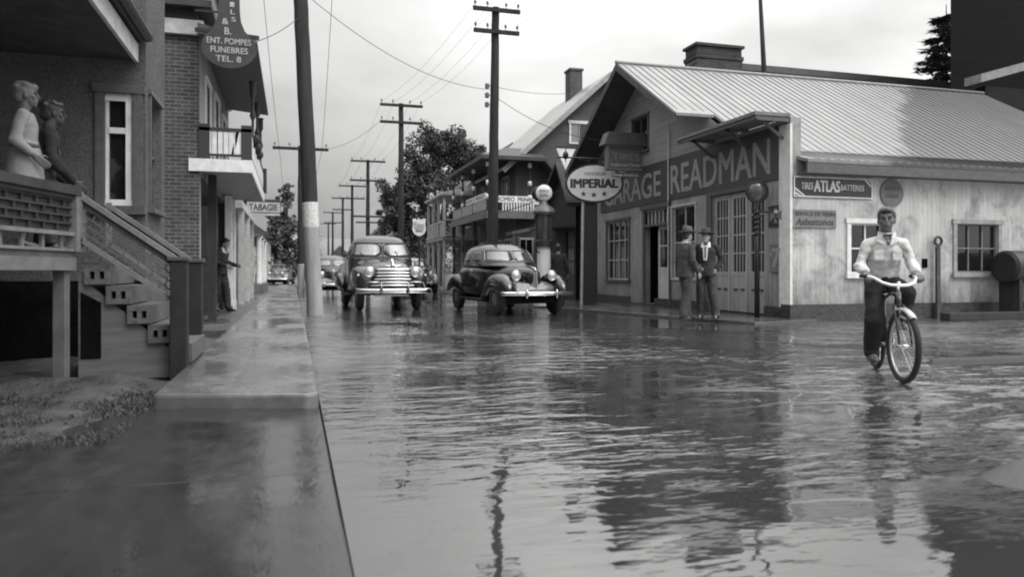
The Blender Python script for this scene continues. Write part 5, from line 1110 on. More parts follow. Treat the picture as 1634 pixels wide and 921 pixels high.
def sedan(loc, rz, label, paint, detail=True, group='cars on the street'):
    t = thing('sedan', (loc[0], loc[1], 0), label, 'car', group, rz); pm = paint
    body = yloft([(-2.07, .05, .62, .97, 2.2), (-1.98, .16, .50, 1.03, 2.4), (-1.75, .26, .44, 1.08, 2.6), (-1.3, .37, .42, 1.11, 2.8), (-.85, .50, .38, 1.14, 3), (-.5, .66, .36, 1.17, 3.6), (-.1, .77, .34, 1.19, 4.2), (.6, .80, .34, 1.20, 4.4), (1.3, .76, .34, 1.17, 4), (1.85, .62, .36, 1.05, 3), (2.2, .44, .42, .85, 2.5), (2.35, .2, .5, .7, 2.2)])
    b = B(body, 'body', pm, t)
    G_ = Shell([(1.12, .38, 1.30, .745), (1.24, .42, 1.20, .72), (1.40, .47, 1.07, .67), (1.52, .50, .97, .625), (1.60, .52, .84, .55), (1.66, .53, .64, .42), (1.695, .53, .36, .25), (1.70, .53, .1, .07)])
    B(G_.mesh(), 'roof', pm, t)
    for (a, c) in ((.2, 50), (-50, -.2)):
        o = B(G_.patch(a, c, 1.25, 1.50), 'windshield', wind_m, t)
    fr_ = MB()
    for z in (1.235, 1.515): fr_.tube([G_.at(R_(a), z, .012) for a in range(-54, 55, 6)], .011, 6)
    for a in (-54, 0, 54): fr_.tube([G_.at(R_(a), z, .012) for z in (1.235, 1.33, 1.42, 1.515)], .012, 6)
    B(fr_, 'window_trim', mat('trim_grey', .25, .3, metal=.5), t)
    for sg in (-1, 1):
        for (a, c) in ((66, 86), (91, 112), (117, 134)):
            a, c = (a, c) if sg > 0 else (-c, -a); B(G_.patch(a, c, 1.25, 1.49), 'side_window', car_glass, t)
        for cx, keys in ((.66, [(-2.22, .04, .50, .60, 2.2), (-2.14, .13, .44, .74, 2.3), (-1.9, .19, .44, .89, 2.4), (-1.55, .205, .52, .95, 2.5), (-1.2, .195, .52, .90, 2.5), (-.85, .16, .38, .72, 2.4), (-.5, .10, .34, .50, 2.3), (-.3, .05, .33, .42, 2.2)]), (.72, [(.85, .04, .38, .55, 2.2), (1.05, .13, .44, .80, 2.4), (1.4, .18, .52, .93, 2.5), (1.75, .18, .48, .88, 2.5), (2.1, .14, .40, .66, 2.3), (2.28, .05, .40, .5, 2.2)])):
            B(yloft(keys, sg * cx), 'fender', pm, t)
        wheel(t, sg * .71, -1.52, side=sg); wheel(t, sg * .72, 1.42, side=sg)
        B(MB().box(sg * .72 - .13, sg * .72 + .13, -.75, 1.0, .31, .35), 'running_board', rubber, t, smooth=False, bevel=.01)
        headlamp(t, sg * .44, -2.0, .90, .105, .19)
        B(MB().tube([(sg * .80, .02, 1.03), (sg * .82, .06, 1.03), (sg * .82, .17, 1.03)], .014, 6), 'door_handle', chrome, t)
        mb = MB()
        for y in (-.42, .52, 1.2): mb.tube([(sg * (np.interp(y, [-.5, -.1, .6, 1.3], [.66, .77, .80, .76]) * .99 + .004), y, z) for z in (.5, .7, .9, 1.08)], .004, 4)
        B(mb, 'door_gap', mat('gap_black', .004, .9), t)
    mb = MB()                                    # vee grille of fine upright bars
    for sg in (-1, 1):
        for i in range(11):
            u = i / 10; x0 = sg * (.02 + .20 * u); y0 = -2.125 + .20 * u
            mb.bar((x0, y0, .50 + .06 * u), (x0 * .85, y0 + .05, 1.0 - .06 * u), .010, .016)
    B(mb, 'grille', mat('grille_metal', .35, .3, metal=.8), t, smooth=False)
    B(MB().add([(0, -2.11, .48), (.23, -1.90, .52), (.2, -1.84, .98), (0, -2.05, 1.02), (-.2, -1.84, .98), (-.23, -1.90, .52)], [(0, 1, 2, 3), (0, 3, 4, 5)]), 'grille_backing', mat('gap_black', .004, .9), t, smooth=False)
    B(MB().tube([(0, -2.12, 1.0), (0, -2.05, 1.06), (0, -1.8, 1.105), (0, -1.2, 1.13)], [.012, .022, .012, .006], 8), 'hood_ornament', chrome, t)
    # lower apron between the fenders
    B(yloft([(-2.12, .28, .46, .60, 3), (-2.0, .5, .44, .72, 3), (-1.7, .58, .42, .78, 3), (-1.2, .6, .4, .8, 3)]), 'apron', mat('apron_grey', .10, .3, coat=.3), t)
    bp = blade([(x, -2.42 + .18 * (x / .85) ** 2, .50) for x in np.linspace(-.88, .88, 17)], .095, .05, 'bumper', chrome, t)
    for x in (-.36, .36): B(MB().ell((x, -2.45, .50), (.035, .04, .10), 12, 8), 'bumper_guard', chrome, bp)
    B(MB().bar((-.4, -2.35, .48), (-.35, -1.9, .48), .04).bar((.4, -2.35, .48), (.35, -1.9, .48), .04), 'bumper_bracket', iron, bp)
    B(MB().box(-.58, -.28, -2.39, -2.375, .55, .72), 'license_plate', plate_m, t, smooth=False, bevel=.004)
    blade([(x, 2.45 - .15 * (x / .8) ** 2, .48) for x in np.linspace(.8, -.8, 9)], .09, .05, 'rear_bumper', chrome, t)
    B(MB().box(-.62, .62, -1.8, 2.0, .26, .40), 'chassis', mat('gap_black', .004, .9), t, smooth=False)
    t.scale = (1.03,) * 3
    return t
pnt = lambda name, g: mat(name, g, .2, coat=.45, noise=.2, nscale=2.5)
sedan((5.22, 18.72), R_(5), 'dark shiny sedan with tall grille and chrome bumper in mid street', pnt('sedan_paint', .010))
sedan((1.58, 33.4), R_(0), 'black car following behind the truck on its left side', pnt('far_car_paint', .018))
sedan((5.65, 36.6), R_(2), 'lighter grey car half hidden behind the right side of the truck', pnt('grey_car_paint', .17))
sedan((-.9, 60), R_(-8), 'small pale car parked far down the left sidewalk', pnt('pale_car_paint', .16), group='cars on the street')
# ---- truck
t = thing('pickup_truck', (2.42, 22.1, 0), 'dark delivery truck with rounded cab and wide chrome bar grille driving towards the camera', 'truck', rz=R_(2)); t.scale = (1.05, 1.05, 1.05); tk = pnt('truck_paint', .02)
B(yloft([(-2.28, .30, .62, 1.02, 3), (-2.2, .46, .56, 1.12, 3), (-1.95, .55, .56, 1.20, 2.8), (-1.5, .60, .56, 1.27, 2.8), (-1.0, .68, .5, 1.32, 3), (-.7, .78, .45, 1.35, 3.6)]), 'hood', tk, t)
G_ = Shell([(.45, .15, .90, .82), (1.0, .15, .92, .87), (1.30, .15, .90, .86), (1.42, .19, .83, .82), (1.62, .25, .75, .76), (1.80, .29, .67, .69), (1.90, .31, .56, .58), (1.955, .32, .38, .42), (1.98, .32, .2, .22), (1.985, .32, .06, .06)], 4.0)
B(G_.mesh(56), 'cab', tk, t)
B(MB().box(-.80, .80, -1.2, 2.6, .36, .52), 'chassis', mat('gap_black', .004, .9), t, smooth=False)
for (a, c) in ((.03, 58), (-58, -.03)): B(G_.patch(a, c, 1.39, 1.74), 'windshield', wind_m, t)
mb = MB()
for z in (1.375, 1.755): mb.tube([G_.at(R_(a), z, .012) for a in range(-62, 63, 6)], .013, 6)
for a in (-62, 0, 62): mb.tube([G_.at(R_(a), z, .012) for z in (1.375, 1.5, 1.63, 1.755)], .014, 6)
B(mb, 'window_trim', mat('truck_trim', .035, .4), t)
B(MB().tube([G_.at(R_(14), 1.39, .03), G_.at(R_(10), 1.55, .04)], .008, 5).tube([G_.at(R_(-20), 1.39, .03), G_.at(R_(-30), 1.50, .04)], .008, 5), 'wiper', iron, t)
for sg in (-1, 1):
    a, c = (72, 108) if sg > 0 else (-108, -72); B(G_.patch(a, c, 1.38, 1.72), 'side_window', car_glass, t)
    B(yloft([(-2.32, .06, .62, .80, 2.2), (-2.24, .20, .50, .98, 2.4), (-1.95, .27, .46, 1.10, 2.6), (-1.5, .28, .52, 1.13, 2.7), (-1.1, .26, .50, 1.08, 2.6), (-.7, .20, .40, .85, 2.4), (-.4, .10, .36, .55, 2.3), (-.25, .04, .36, .42, 2.2)], sg * .66), 'fender', tk, t)
    B(yloft([(1.05, .05, .5, .62, 2.2), (1.25, .15, .5, .86, 2.4), (1.6, .17, .56, .95, 2.6), (1.95, .16, .5, .86, 2.4), (2.2, .06, .45, .6, 2.2)], sg * .88), 'rear_fender', tk, t)
    wheel(t, sg * .73, -1.58, .37, .18, sg); wheel(t, sg * .75, 1.6, .37, .18, sg)
    headlamp(t, sg * .57, -2.30, .965, .118, .2)
    B(MB().ell((sg * .83, -2.2, .88), (.045, .06, .04), 12, 8), 'parking_lamp', lens, t)
    B(MB().box(sg * .86 - .08, sg * .86 + .08, -.5, 1.05, .34, .38), 'running_board', rubber, t, smooth=False)
    B(MB().bar(G_.at(R_(sg * 66), 1.36, 0), G_.at(R_(sg * 66), 1.40, .16), .015).ell(G_.at(R_(sg * 66), 1.42, .18), (.05, .015, .05), 12, 8), 'side_mirror', iron, t)
B(MB().add([(-.47, -2.27, 1.04), (.47, -2.27, 1.04), (.62, -2.30, .55), (-.62, -2.30, .55), (0, -2.34, 1.04), (0, -2.37, .55)], [(0, 4, 5, 3), (4, 1, 2, 5)]), 'grille_backing', mat('gap_black', .004, .9), t, smooth=False)
gr = None
for k, (z, hw) in enumerate(((1.025, .44), (.945, .44), (.87, .45), (.79, .50), (.71, .56), (.635, .60))):
    o = blade([(x, -2.42 + .13 * (x / .6) ** 2, z - .015 * (x / .6) ** 2) for x in np.linspace(-hw, hw, 15)], .046 if k else .07, .035, 'grille_bar', chrome, t)
bp = blade([(x, -2.58 + .14 * (x / .9) ** 2, .50) for x in np.linspace(-.92, .92, 17)], .125, .05, 'bumper', chrome, t)
for x in (-.33, .33): B(MB().tube([(x, -2.60, .42), (x, -2.64, .5), (x, -2.63, .62), (x, -2.60, .72)], [.03, .04, .03, .015], 10), 'bumper_guard', mat('guard_metal', .25, .25, metal=.9), bp)
B(MB().tube([(.33, -2.6, .72), (.6, -2.55, .72), (.74, -2.5, .70), (.78, -2.48, .55)], .012, 6).tube([(-.33, -2.6, .72), (-.6, -2.55, .72), (-.7, -2.5, .70)], .012, 6), 'brush_rail', chrome, bp)
B(MB().box(-.45, .35, -2.5, -2.3, .37, .41), 'lower_pan', mat('pan_grey', .3, .4, metal=.5), t, smooth=False, bevel=.01)
B(MB().tube([(0, -2.30, 1.09), (0, -2.26, 1.2), (0, -2.18, 1.26), (0, -1.95, 1.27)], [.02, .035, .045, .012], 10), 'hood_ornament', chrome, t)
mb = MB(); mb.ell((0, -2.33, 1.12), (.06, .03, .05), 12, 8); mb.add([(-.22, -2.27, 1.14), (0, -2.34, 1.09), (.22, -2.27, 1.14), (0, -2.32, 1.135), (-.22, -2.25, 1.14), (0, -2.30, 1.09), (.22, -2.25, 1.14), (0, -2.28, 1.135)], [(0, 1, 3), (1, 2, 3), (4, 7, 5), (5, 7, 6), (0, 4, 5, 1), (1, 5, 6, 2), (2, 6, 7, 3), (3, 7, 4, 0)]); B(mb, 'emblem', chrome, t, smooth=False)
B(MB().box(-.80, .80, 1.08, 2.55, .52, .58).box(-.82, -.78, 1.08, 2.55, .58, 1.22).box(.78, .82, 1.08, 2.55, .58, 1.22).box(-.78, .78, 1.08, 1.12, .58, 1.22).box(-.78, .78, 2.51, 2.55, .58, 1.22), 'cargo_bed', tk, t, smooth=False, bevel=.01)

# ------------------------------------------------------------------ bicycle
t = thing('bicycle', (5.54, 5.97, 0), 'dark bicycle with balloon tyres and pale curved handlebar ridden through the water', 'bicycle', rz=R_(-30))
bkp = mat('bicycle_paint', .03, .3, coat=.4); barm = mat('handlebar_metal', .72, .25, metal=.55)
def bwheel(par, c, ang=0):
    Mz = Matrix.Rotation(ang, 3, 'Z'); o = B(MB().torus(c, .305, .027, 'x', 56, 10, Mz), 'wheel', rubber, par)
    B(MB().torus(c, .275, .012, 'x', 56, 8, Mz), 'rim', mat('wheel_rim', .35, .35, metal=.5), o)
    mb = MB()
    for i in range(28):
        a = 2 * math.pi * i / 28; s = 1 if i % 2 else -1
        mb.bar(Vector(c) + Mz @ Vector((s * .03, .02 * math.cos(a + 1.4 * s), .02 * math.sin(a + 1.4 * s))), Vector(c) + Mz @ Vector((0, .27 * math.cos(a), .27 * math.sin(a))), .0025)
    B(mb, 'spokes', mat('spoke_wire', .25, .3, metal=.8), o, smooth=False)
    B(MB().lathe(c, [(.002, -.05), (.012, -.05), (.02, -.03), (.02, .03), (.012, .05), (.002, .05)], 12, 'x'), 'hub', chrome, o); return Mz
fa = R_(9); fc = Vector((0, -.53, .333)); Mz = bwheel(t, fc, fa); bwheel(t, (0, .52, .333))
hp = Vector((0, -.36, .78)); st_ = lambda v: Vector((0, -.40, 0)) + Mz @ (Vector(v) - Vector((0, -.40, 0)))
mb = MB()
for s in (-.055, .055): mb.tube([st_((s, -.53, .333)), st_((s, -.50, .48)), st_((s * .9, -.43, .66)), st_((s * .5, -.39, .70))], [.009, .012, .014, .014], 8)
B(mb, 'fork', bkp, t)
B(MB().tube([(0, -.395, .68), (0, -.36, .82)], .022, 12).tube([(0, -.365, .80), (0, -.1, .80), (0, .20, .74)], .016, 10).tube([(0, -.39, .70), (0, -.2, .48), (0, .08, .30)], .018, 10).tube([(0, .08, .30), (0, .22, .78)], .016, 10).tube([(.05, .52, .333), (.03, .22, .30), (.01, .08, .30)], .010, 8).tube([(-.05, .52, .333), (-.03, .22, .30), (-.01, .08, .30)], .010, 8).tube([(.05, .52, .333), (.015, .20, .74)], .008, 8).tube([(-.05, .52, .333), (-.015, .20, .74)], .008, 8), 'frame', bkp, t)
B(MB().tube([(0, -.36, .80), (0, -.335, .90)], .014, 10).tube([st_((0, -.335, .895)), st_((0, -.40, .905))], .013, 10), 'stem', chrome, t)
hb = [(-.225, -.13, .965), (-.21, -.20, .965), (-.19, -.30, .95), (-.14, -.38, .905), (-.08, -.405, .885), (0, -.41, .88), (.08, -.405, .885), (.14, -.38, .905), (.19, -.30, .95), (.21, -.20, .965), (.225, -.13, .965)]
B(MB().tube([st_(p) for p in hb], .0135, 10), 'handlebar', barm, t)
for s in (-1, 1): B(MB().tube([st_((s * .208, -.21, .965)), st_((s * .23, -.09, .965))], .018, 10), 'grip', rubber, t)
mb = MB(); rs = []
for i in range(14):
    a = R_(30 + i * 7.6); r = .352; cy, cz = math.cos(a), math.sin(a)
    rs.append([fc + Mz @ Vector((dx, -cy * (r - dz) * -1 if False else (r - dz) * -cy * -1, (r - dz) * cz)) for dx, dz in ((-.036, .02), (-.02, .004), (0, 0), (.02, .004), (.036, .02), (.03, .024), (0, .006), (-.03, .024))])
B(MB().rings(rs), 'front_fender', mat('fender_pale', .40, .3, metal=.3), t)
rs = []
for i in range(14):
    a = R_(10 + i * 11.5); r = .352
    rs.append([Vector((0, .52, .333)) + Vector((dx, (r - dz) * math.cos(a), (r - dz) * math.sin(a))) for dx, dz in ((-.036, .02), (-.02, .004), (0, 0), (.02, .004), (.036, .02), (.03, .024), (0, .006), (-.03, .024))])
B(MB().rings(rs), 'rear_fender', bkp, t)
B(yloft([(.10, .02, .80, .84, 2.2), (.16, .035, .79, .86, 2.4), (.27, .10, .79, .87, 2.4), (.36, .11, .80, .87, 2.4), (.40, .04, .82, .86, 2.2)]), 'saddle', mat('saddle_leather', .03, .5), t)
B(MB().torus((.045, .08, .30), .095, .006, 'x', 28, 6).tube([(.06, .08, .30), (.065, .08, .46)], .009, 6).tube([(-.06, .08, .30), (-.065, .08, .14)], .009, 6).tube([(-.06, .08, .3), (.06, .08, .3)], .014, 8), 'crank', chrome, t)
for s, z in ((1, .46), (-1, .14)): B(MB().box(s * .12 - .045, s * .12 + .045, .04, .12, z - .012, z + .012), 'pedal', rubber, t, smooth=False)
B(MB().lathe(st_((0, -.50, .63)), [(.004, .05), (.04, .03), (.05, -.03), (.045, -.04), (.004, -.045)], 16, 'y'), 'headlamp', chrome, t)

# ------------------------------------------------------------------ people
skin = mat('skin', .26, .55, noise=.12, nscale=9); skin_d = mat('skin_dark', .10, .55, noise=.12, nscale=9)  # second material is a darker skin tone
def hand(mb, wr, d, palm, s=1.0, curl=50, side=1):
    """palm and five bent fingers; d = direction of the hand, palm = direction the palm faces"""
    d = Vector(d).normalized(); pn = Vector(palm); pn = (pn - d * pn.dot(d)).normalized(); ac = d.cross(pn) * side
    wr = Vector(wr); c = wr + d * .05 * s
    for k in (-1.2, -.4, .4, 1.2): mb.cap(wr + ac * k * .012 * s, wr + d * .085 * s + ac * k * .022 * s, .016 * s, .013 * s, 8)
    for k, L_ in zip((-1.5, -.5, .5, 1.5), (.85, 1.0, .95, .75)):
        b = wr + d * .09 * s + ac * k * .021 * s; a = R_(curl * .5); p1 = b + (d * math.cos(a) + pn * math.sin(a)) * .04 * L_ * s
        a2 = R_(curl * 1.3); p2 = p1 + (d * math.cos(a2) + pn * math.sin(a2)) * .028 * L_ * s; a3 = R_(curl * 1.9); p3 = p2 + (d * math.cos(a3) + pn * math.sin(a3)) * .02 * L_ * s
        mb.cap(b, p1, .0095 * s, .009 * s, 8); mb.cap(p1, p2, .009 * s, .0082 * s, 8); mb.cap(p2, p3, .0082 * s, .007 * s, 8)
    t0 = wr + d * .03 * s - ac * .028 * s; t1 = t0 + (d * .6 - ac * .7 + pn * .35).normalized() * .04 * s; t2 = t1 + (d * .8 + pn * .5 - ac * .1).normalized() * .032 * s
    mb.cap(t0, t1, .013 * s, .0105 * s, 8); mb.cap(t1, t2, .0105 * s, .0085 * s, 8)
def rings_e(secs, n=20):
    return MB().rings([[(cx + rx * math.cos(a), cy + ry * math.sin(a), cz) for a in [2 * math.pi * k / n for k in range(n)]] for (cx, cy, cz, rx, ry) in secs])
def person(loc, rz, label, J, fit, s=1.0, vox=.012, group=None):
    t = thing('person', loc, label, 'person', group, rz); S_ = lambda p: Vector(p) * s
    j = {k: S_(v) for k, v in J.items()}
    bm_ = MB(); H = j['head']; yaw = Matrix.Rotation(R_(fit.get('turn', 0)), 3, 'Z') @ Matrix.Rotation(R_(fit.get('nod', 0)), 3, 'X')
    h = lambda p: H + yaw @ (Vector(p) * s)
    bm_.ell(h((0, .015, .02)), (.074 * s, .092 * s, .105 * s), 20, 14, yaw); bm_.ell(h((0, -.025, -.05)), (.055 * s, .062 * s, .062 * s), 16, 10, yaw); bm_.ell(h((0, -.055, -.088)), (.026 * s, .026 * s, .022 * s), 12, 8, yaw)
    bm_.cap(h((0, -.082, .018)), h((0, -.099, -.020)), .007 * s, .011 * s, 8)                       # nose
    for q in (-1, 1): bm_.ell(h((q * .074, .01, -.01)), (.010 * s, .018 * s, .030 * s), 10, 8, yaw); bm_.ell(h((q * .03, -.070, .028)), (.024 * s, .014 * s, .009 * s), 10, 6, yaw); bm_.ell(h((q * .040, -.055, -.022)), (.02 * s, .02 * s, .02 * s), 10, 6, yaw)
    bm_.ell(h((0, -.082, -.055)), (.024 * s, .010 * s, .009 * s), 10, 6, yaw)
    bm_.cap(j['neck'], h((0, .012, -.06)), .056 * s, .052 * s); ch = (j['neck'] + j['pelvis']) / 2
    bm_.cap(j['neck'] + Vector((0, 0, -.08 * s)), j['pelvis'], .075 * s, .085 * s); bm_.cap(j['neck'] - Vector((0, 0, .03 * s)), j['neck'] - Vector((0, 0, .1 * s)), .05 * s, .08 * s)
    for q in ('l', 'r'):
        bm_.cap(j['neck'] - Vector((0, 0, .08 * s)), j['sh' + q] - Vector((0, 0, .01)), .034 * s, .034 * s); bm_.cap(j['sh' + q] - Vector((0, 0, .01)), j['el' + q], .034 * s, .031 * s); bm_.cap(j['el' + q], j['wr' + q], .036 * s, .025 * s)
        bm_.cap(j['pelvis'], j['hip' + q], .08 * s, .075 * s); bm_.cap(j['hip' + q], j['kn' + q], .07 * s, .048 * s); bm_.cap(j['kn' + q], j['an' + q], .047 * s, .034 * s)
        bm_.cap(j['an' + q], j['an' + q] + Vector((0, -.13, -.045)) * s, .035 * s, .028 * s)
        d = (j['wr' + q] - j['el' + q]).normalized(); pl = fit.get('palm' + q, (0, -.3, 0) if False else (-(1 if q == 'l' else -1), 0, 0)); hd = fit.get('hd' + q, d)
        hand(bm_, j['wr' + q], hd, pl, s * 1.02, fit.get('curl' + q, 35), 1 if q == 'l' else -1)
    B(remesh(bm_, min(vox * .62, .0085), 1), 'body', fit.get('skin', skin), t)
    # eyes and brows as small dark shapes
    mb = MB()
    for q in (-1, 1): mb.ell(h((q * .031, -.079, .010)), (.012 * s, .006 * s, .006 * s), 10, 6, yaw); mb.tube([h((q * .015, -.088, .034)), h((q * .033, -.086, .038)), h((q * .05, -.072, .033))], .0035 * s, 6)
    mb.tube([h((-.02, -.0905, -.052)), h((0, -.094, -.053)), h((.02, -.0905, -.052))], .003 * s, 6); B(mb, 'eyes_and_brows', mat('face_dark', .03, .4), t)
    # hair
    hm_ = fit.get('hair', mat('dark_hair', .02, .5, noise=.3, nscale=40))
    mb = MB(); mb.ell(h((0, .028, .042)), (.084 * s, .095 * s, .095 * s), 20, 14, yaw); mb.ell(h((0, .055, -.0)), (.074 * s, .065 * s, .085 * s), 16, 10, yaw); mb.ell(h((0, -.045, .085)), (.055 * s, .04 * s, .035 * s), 14, 8, yaw)
    for k in range(fit.get('curls', 0)):
        a = k * 2.4; e = .25 + .7 * (k % 5) / 5; mb.ell(h((.082 * math.cos(a) * math.cos(e), .03 + .085 * math.sin(a) * math.cos(e), .04 + .085 * math.sin(e))), (.03 * s, .03 * s, .026 * s), 10, 6)
    if not fit.get('hat_only'): B(wrinkle(remesh(mb, .009, 2), .007, 22, 1), 'hair', hm_, t)
    # trousers or skirt
    pc = j['pelvis']; mb = MB()
    if fit.get('skirt'):
        mb = rings_e([(pc.x, pc.y, .42 * s, .24 * s, .19 * s), (pc.x, pc.y, .6 * s, .215 * s, .17 * s), (pc.x, pc.y, .82 * s, .19 * s, .155 * s), (pc.x, pc.y, .95 * s, .172 * s, .14 * s), (pc.x, pc.y, 1.08 * s, .135 * s, .105 * s)]); B(mb, 'skirt', fit['lower'], t)
    else:
        wide = fit.get('wide', 1)
        mb.rings(rings_e([(pc.x, pc.y, pc.z - .10 * s, .12 * s, .10 * s), (pc.x, pc.y, pc.z - .06 * s, .165 * s, .12 * s), (pc.x, pc.y, pc.z + .04 * s, .160 * s, .118 * s), (pc.x, pc.y, pc.z + .13 * s, .142 * s, .108 * s)], 20).v and [rings_e([(pc.x, pc.y, pc.z - .10 * s, .12 * s, .10 * s), (pc.x, pc.y, pc.z - .06 * s, .165 * s, .12 * s), (pc.x, pc.y, pc.z + .04 * s, .160 * s, .118 * s), (pc.x, pc.y, pc.z + .13 * s, .142 * s, .108 * s)], 20).v[i * 20:(i + 1) * 20] for i in range(4)])
        for q in ('l', 'r'):
            mb.cap(j['hip' + q], j['kn' + q], .092 * s, .074 * s * wide); mb.cap(j['kn' + q], j['an' + q] + Vector((0, .005, -.0)), .074 * s * wide, .062 * s * wide)
            mb.cap(j['kn' + q] + Vector((0, .03 * s, 0)), j['kn' + q] + Vector((0, .035, -.16)) * s, .05 * s, .05 * s); mb.ell(j['an' + q] + Vector((0, -.03, -.005)) * s, (.062 * s * wide, .07 * s * wide, .03 * s), 14, 8)
        B(wrinkle(remesh(mb, vox, 2), .013, 6), 'trousers', fit['lower'], t)
    # upper garment
    nk = j['neck']; ln = fit.get('hem', .0); sh = (j['shl'] + j['shr']) / 2; sw = abs(j['shl'].x - j['shr'].x) / 2
    fx = lambda u: pc.lerp(sh, u); lv = []
    zs = [(-.02 - ln, .165 + ln * .12, .125 + ln * .06), (.05, .168, .125), (.3, .155, .115), (.6, .172, .125), (.82, .185, .118), (.97, sw / s * .78, .098), (1.08, .10, .08)]
    rs = []
    for (u, rx, ry) in zs:
        c = fx(u); rx *= fit.get('girth', 1); ry *= fit.get('girth', 1)
        if u < 0: c = pc + Vector((0, .0, (u) * s))
        rs.append([(c.x + rx * s * sgp(math.cos(a), .85), c.y + ry * s * math.sin(a), c.z) for a in [2 * math.pi * k / 24 for k in range(24)]])
    mb = MB().rings(rs); sl = fit.get('sleeve', 1.0)
    for q in ('l', 'r'):
        ar = fit.get('arm', .92); mb.cap(nk - Vector((0, 0, .06 * s)), j['sh' + q] - Vector((0, 0, .01 * s)), .055 * s, max(.056, .064 * ar) * s); mb.cap(j['sh' + q] - Vector((0, 0, .012 * s)), j['el' + q], max(.057, .070 * ar) * s, max(.048, .056 * ar) * s)
        e = j['el' + q].lerp(j['wr' + q], fit.get('sl', .93)); mb.cap(j['el' + q], e, .056 * s, .046 * s * fit.get('cuff', 1))
        mb.cap(j['el' + q].lerp(j['sh' + q], .25) + Vector((0, .01, -.01)), j['el' + q].lerp(j['wr' + q], .2), .054 * s, .056 * s)
    o = B(wrinkle(remesh(mb, vox, 2), .013 if s > .98 else .008, 7), fit.get('upname', 'jacket'), fit['upper'], t)
    y_ = (sh.y - .118 * s * fit.get('girth', 1))
    if fit.get('collar'):
        cm = fit['collar']; mb = MB()
        for q in (-1, 1):
            mb.add([Vector((q * .012, y_ + .012, nk.z - .13)) if False else Vector(((q * .015) * s, y_ - .012, nk.z - .12 * s)), Vector((q * .095 * s, y_ + .035 * s, nk.z - .085 * s)), Vector((q * .075 * s, nk.y - .03 * s, nk.z + .015 * s)), Vector((q * .045 * s, nk.y - .062 * s, nk.z - .0 * s)), Vector(((q * .015) * s, y_ - .022, nk.z - .12 * s)), Vector((q * .095 * s, y_ + .022 * s, nk.z - .08 * s)), Vector((q * .08 * s, nk.y - .04 * s, nk.z + .022 * s)), Vector((q * .05 * s, nk.y - .075 * s, nk.z + .008 * s))], [(0, 1, 2, 3), (4, 7, 6, 5), (0, 4, 5, 1), (1, 5, 6, 2), (2, 6, 7, 3), (3, 7, 4, 0)])
        B(mb, 'collar', cm, o, smooth=False)
        B(MB().torus(nk + Vector((0, 0, -.005 * s)), .060 * s, .010 * s, 'z', 20, 8), 'neckband', cm, o)
    if fit.get('shirt'):
        mb = MB().add([(-.055 * s, y_ - .012, nk.z - .05 * s), (.055 * s, y_ - .012, nk.z - .05 * s), (.03 * s, y_ - .04, nk.z - .34 * s), (-.03 * s, y_ - .04, nk.z - .34 * s), (-.055 * s, y_ + .05, nk.z - .05 * s), (.055 * s, y_ + .05, nk.z - .05 * s), (.03 * s, y_ + .02, nk.z - .34 * s), (-.03 * s, y_ + .02, nk.z - .34 * s)], [(0, 3, 2, 1), (4, 5, 6, 7), (0, 1, 5, 4), (1, 2, 6, 5), (2, 3, 7, 6), (3, 0, 4, 7)])
        o2 = B(mb, 'shirt_front', white, t, smooth=False); B(MB().add([(-.006 * s, y_ - .03, nk.z - .07 * s), (.006 * s, y_ - .03, nk.z - .07 * s), (.007 * s, y_ - .048, nk.z - .28 * s), (0, y_ - .05, nk.z - .32 * s), (-.007 * s, y_ - .048, nk.z - .28 * s)] + [(-.016 * s, y_ - .004, nk.z - .07 * s), (.016 * s, y_ - .004, nk.z - .07 * s), (.025 * s, y_ - .016, nk.z - .28 * s), (0, y_ - .016, nk.z - .32 * s), (-.025 * s, y_ - .016, nk.z - .28 * s)], [(0, 4, 3, 2, 1), (5, 6, 7, 8, 9), (0, 1, 6, 5), (1, 2, 7, 6), (2, 3, 8, 7), (3, 4, 9, 8), (4, 0, 5, 9)]), 'tie', mat('tie_dark', .02, .5), o2, smooth=False)
    if fit.get('pockets'):
        mb = MB()
        for q in (-1, 1): mb.box(q * .085 * s - .042 * s, q * .085 * s + .042 * s, y_ + .003, y_ + .03, nk.z - .27 * s, nk.z - .17 * s)
        B(mb, 'pocket', fit['upper'], o, smooth=False, bevel=.006); mb = MB()
        for z in (.14, .22, .30, .38): mb.ell((0, y_ - .012 + (.0), nk.z - z * s), (.006, .004, .006), 8, 5)
        B(mb, 'button', dullw, o)
    if fit.get('belt'): B(MB().rings([[(pc.x + .166 * s * math.cos(a), pc.y + .127 * s * math.sin(a), pc.z + z * s) for a in [2 * math.pi * k / 28 for k in range(28)]] for z in (.085, .125)]), 'belt', fit['belt'], t)
    # shoes
    sm = fit.get('shoes', mat('dark_shoe', .025, .35))
    for q in ('l', 'r'):
        a = j['an' + q]; mb = MB(); mb.rings(rings_e([(a.x, a.y - .06 * s, a.z - .085 * s, .043 * s, .135 * s), (a.x, a.y - .06 * s, a.z - .06 * s, .048 * s, .14 * s), (a.x, a.y - .05 * s, a.z - .035 * s, .045 * s, .12 * s), (a.x, a.y - .02 * s, a.z - .01 * s, .04 * s, .075 * s), (a.x, a.y, a.z + .03 * s, .04 * s, .048 * s)], 18).v and [rings_e([(a.x, a.y - .06 * s, a.z - .085 * s, .043 * s, .135 * s), (a.x, a.y - .06 * s, a.z - .06 * s, .048 * s, .14 * s), (a.x, a.y - .05 * s, a.z - .035 * s, .045 * s, .12 * s), (a.x, a.y - .02 * s, a.z - .01 * s, .04 * s, .075 * s), (a.x, a.y, a.z + .03 * s, .04 * s, .048 * s)], 18).v[i * 18:(i + 1) * 18] for i in range(5)])
        B(mb, 'shoe', sm, t)
